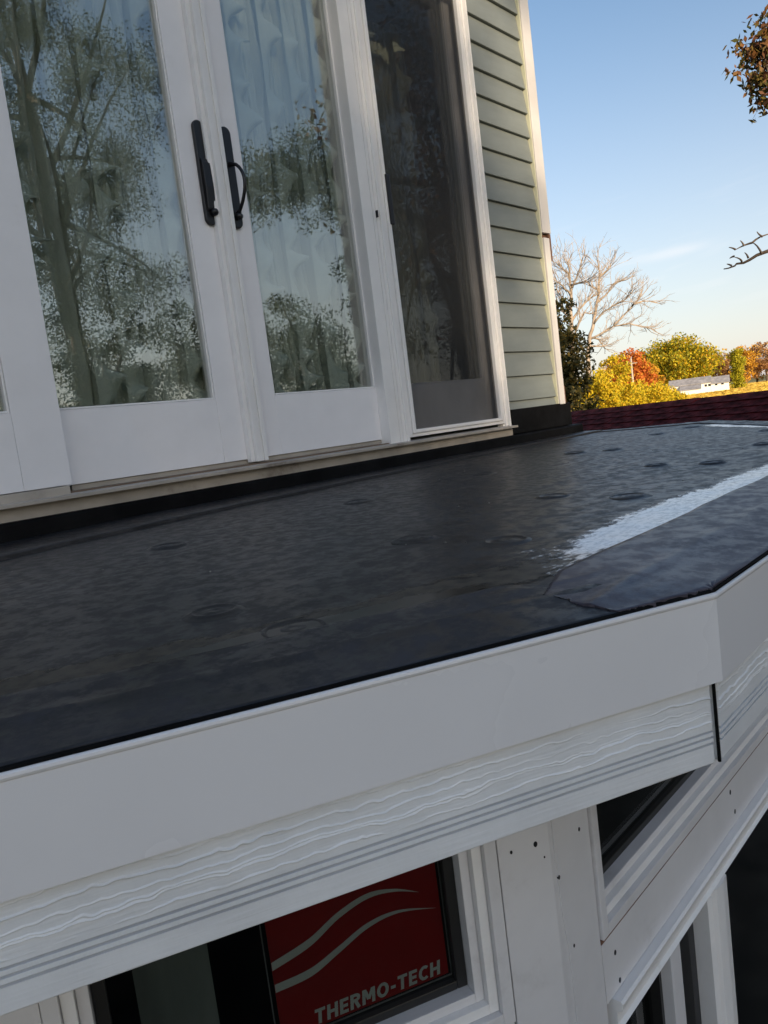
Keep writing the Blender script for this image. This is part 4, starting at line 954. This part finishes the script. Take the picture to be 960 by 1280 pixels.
MB().loft([[XB(s, -4.1, 4.2), XB(s, -8.2, 2.2), XB(s, -8.2, 1.9), XB(s, -4.1, 3.9)] for s in (-7.5, 1.0)]).build('lean_to_roof', M['barnroof'], t)
MB().loft([[XB(s, -4.05, 3.8), XB(s, -7.9, 1.8), XB(s, -7.9, 0), XB(s, -4.05, 0)] for s in (-7.2, .7)]).build('lean_to', M['barnwall'], t)
for s in (-9.8, 2.2, 3.6, 6.2, 8.6): MB().box((s, -4.08 if s < 4.5 else -3.58, 2.6), (s + .9, -3.9 if s < 4.5 else -3.4, 3.6), XB).build('window', M['black'], t)

# ---- oak whose branches hang into the picture
ob = Vector((13.0, -3.2, GZ)); oak = thing('oak_tree', 'oak with brown and green leaves hanging into the upper right corner', 'tree', ob)
rn = random.Random(21); mb = MB()
mb.tube([ob, ob + Vector((0, .1, 3)), ob + Vector((-.1, .3, 6.5)), ob + Vector((0, .2, 10)), ob + Vector((.2, 0, 13))], [.48, .38, .32, .22, .10], 12)
def limb(pts, ra_, rb_):
    ps = [Vector(p) for p in pts]; d = []
    for a, b in zip(ps, ps[1:]):
        for j in range(4): d.append(a.lerp(b, j / 4) + Vector((rn.uniform(-1, 1), rn.uniform(-1, 1), rn.uniform(-1, 1))) * .02)
    d.append(ps[-1]); mb.tube(d, [ra_ + (rb_ - ra_) * i / (len(d) - 1) for i in range(len(d))], 7); return d
def pz(azd, d, tan): v = polar(azd, d); return Vector((v.x, v.y, CAM_Z + d * tan))
tip = pz(75.8, 11, .34)
lm1 = limb([ob + Vector((-.1, .3, 6.8)), (12.3, .2, 4.9), (11.6, 2.0, 4.6), pz(77.6, 11.2, .37), tip], .12, .012)
# dead lower limb, bare
tw = MB(); bl = [ob + Vector((-.05, .2, 4.9)), Vector((12.1, .1, 1.95)), pz(79, 10.4, .150), pz(75.4, 10, .1385), pz(73.6, 10, .1335), pz(72.5, 10, .1290)]
limb(bl[:3], .07, .03); limb(bl[2:], .03, .006)
for (p, q) in ((pz(74.8, 10, .138), pz(74.3, 10.1, .152)), (pz(74.3, 10.1, .152), pz(73.3, 10.1, .148)), (pz(74.3, 10.1, .152), pz(75.6, 10.2, .158)), (pz(73.6, 10, .1335), pz(73.2, 9.9, .140)), (pz(73.2, 9.9, .141), pz(72.9, 9.9, .1395)), (pz(73.3, 10.1, .148), pz(72.9, 10.1, .152)), (pz(74.0, 10, .136), pz(73.8, 10, .143)), (pz(75.6, 10.2, .158), pz(76.4, 10.2, .165)), (pz(74.9, 10.1, .156), pz(74.6, 10.1, .163)), (pz(73.0, 10, .131), pz(72.7, 10, .134)), (pz(73.8, 10.1, .150), pz(73.6, 10.1, .157))):
    tw.tube(limb_pts(p, q, rn, .10, 4), [.013, .011, .009, .007, .004], 5)
CL = []
for c_, rr, k in ((tip, .30, 16), (pz(75.3, 11, .352), .10, 8), (pz(76.4, 11.2, .37), .28, 20), (pz(77.4, 11.2, .33), .42, 22), (pz(76.0, 11, .315), .20, 16), (pz(75.2, 10.9, .322), .08, 6), (pz(78.0, 11.3, .37), .55, 30)):
    for _ in range(k): CL.append(c_ + Vector((rn.gauss(0, 1), rn.gauss(0, 1), rn.gauss(0, 1))) * rr * .55)
for c in CL[::2]: 
    s = min(lm1, key=lambda q: (q - c).length); mb.tube(limb_pts(s, c, rn, .1, 3), [.010, .008, .006, .003], 4)
CR = [Vector(p) for p in crown_pts((16.4, -5.4, 6.2), 4.2, 4.6, 130, np.random.RandomState(5), .45)]
for c in CR[::9]: limb(limb_pts(ob + Vector((0, .2, rn.uniform(6, 11))), c, rn, .08, 3), .08, .015)
mb.build('trunk', M['bark'], oak, smooth=True); tw.build('dead_twigs', M['bark'], oak)
leaves('hanging_leaves', [tuple(c) for c in CL], .13, 16, .042, L['oak'], oak, 44, squash=1.0, droop=.9)
leaves('crown', [tuple(c) for c in CR], .8, 75, .085, L['oak'], oak, 45)

# ---- trees behind the viewer: seen mirrored in the door glass, and shading the house
def yard_tree(label, base, h, rx, seed, lo=.25, n_cl=110, n_per=110, size=.15, m_='green', shell=.35, cl=None, extra=()):
    t = tree('yard_tree', label, 'tree', (base[0], base[1], GZ), h, rx, L[m_], seed, n_cl=n_cl, cl_r=cl or rx * .26, n_per=n_per, size=size, crown_lo=lo, shell=shell, limbs=26, group='trees across the yard', flat=.1, trunk_r=.34)
    if extra:
        rn_ = random.Random(seed); mb = MB(); CC = []
        for (p, q) in extra:
            pts = limb_pts(p, q, rn_, .06, 8); mb.tube(pts, [.16 - .017 * k for k in range(9)], 6)
            for k in range(3, 9):
                for _ in range(13): CC.append(pts[k] + Vector((rn_.gauss(0, 1) * .6, rn_.gauss(0, 1) * .6, rn_.gauss(0, .42))))
        mb.build('limb', M['bark'], t, smooth=True); leaves('limb_leaves', [tuple(c) for c in CC], .5, 190, size * .75, L[m_], t, seed + 9)
    return t
yard_tree('tall open tree mirrored in the left sliding leaf', (15.6, -26), 27, 5.4, 401, lo=.18, n_cl=250, n_per=560, size=.050, cl=1.15)
yard_tree('dark tall tree mirrored at the left of the door glass', (9.5, -27), 25, 4.0, 407, lo=.1, n_cl=150, n_per=520, size=.056, cl=1.2)
yard_tree('low bushy tree mirrored in the lower left door glass', (16.0, -24), 10.2, 4.0, 411, lo=.02, n_cl=120, n_per=330, size=.065, cl=.95)
yard_tree('low bushy tree mirrored near the middle of the door', (22.0, -25), 11.0, 3.2, 419, lo=.02, n_cl=100, n_per=330, size=.065, cl=.9)
yard_tree('wide low tree mirrored in the leaf with the loop handle', (26.5, -24), 10.4, 4.2, 423, lo=.02, n_cl=130, n_per=330, size=.065, cl=.95)
yard_tree('tall spreading tree mirrored in the insect screen', (22.3, -11.7), 18.5, 4.0, 431, lo=.15, n_cl=90, n_per=330, size=.052, cl=.8, extra=(((21.6, -11.7, 6.5), (14.1, -11.9, 6.8)), ((21.6, -11.7, 8.0), (15.5, -12.2, 7.7))))
for i, (x, y, h_) in enumerate(((-41, -47, 20.5), (-34, -44, 20.2), (-27.8, -45, 20.4), (-22.6, -44, 19.8), (-17.0, -46, 20.0), (-15.5, -52, 21.5), (-30, -50, 21.0), (-25.2, -50, 21.0))):
    yard_tree(['leftmost shade tree behind the viewer', 'second shade tree behind the viewer', 'third shade tree behind the viewer', 'middle shade tree behind the viewer', 'fifth shade tree behind the viewer', 'rightmost shade tree behind the viewer', 'back row shade tree behind the viewer', 'second back row shade tree behind the viewer'][i], (x, y), h_, 4.4, 501 + i * 9, lo=.03, n_cl=150, n_per=80, size=.27, cl=1.5, shell=.12)
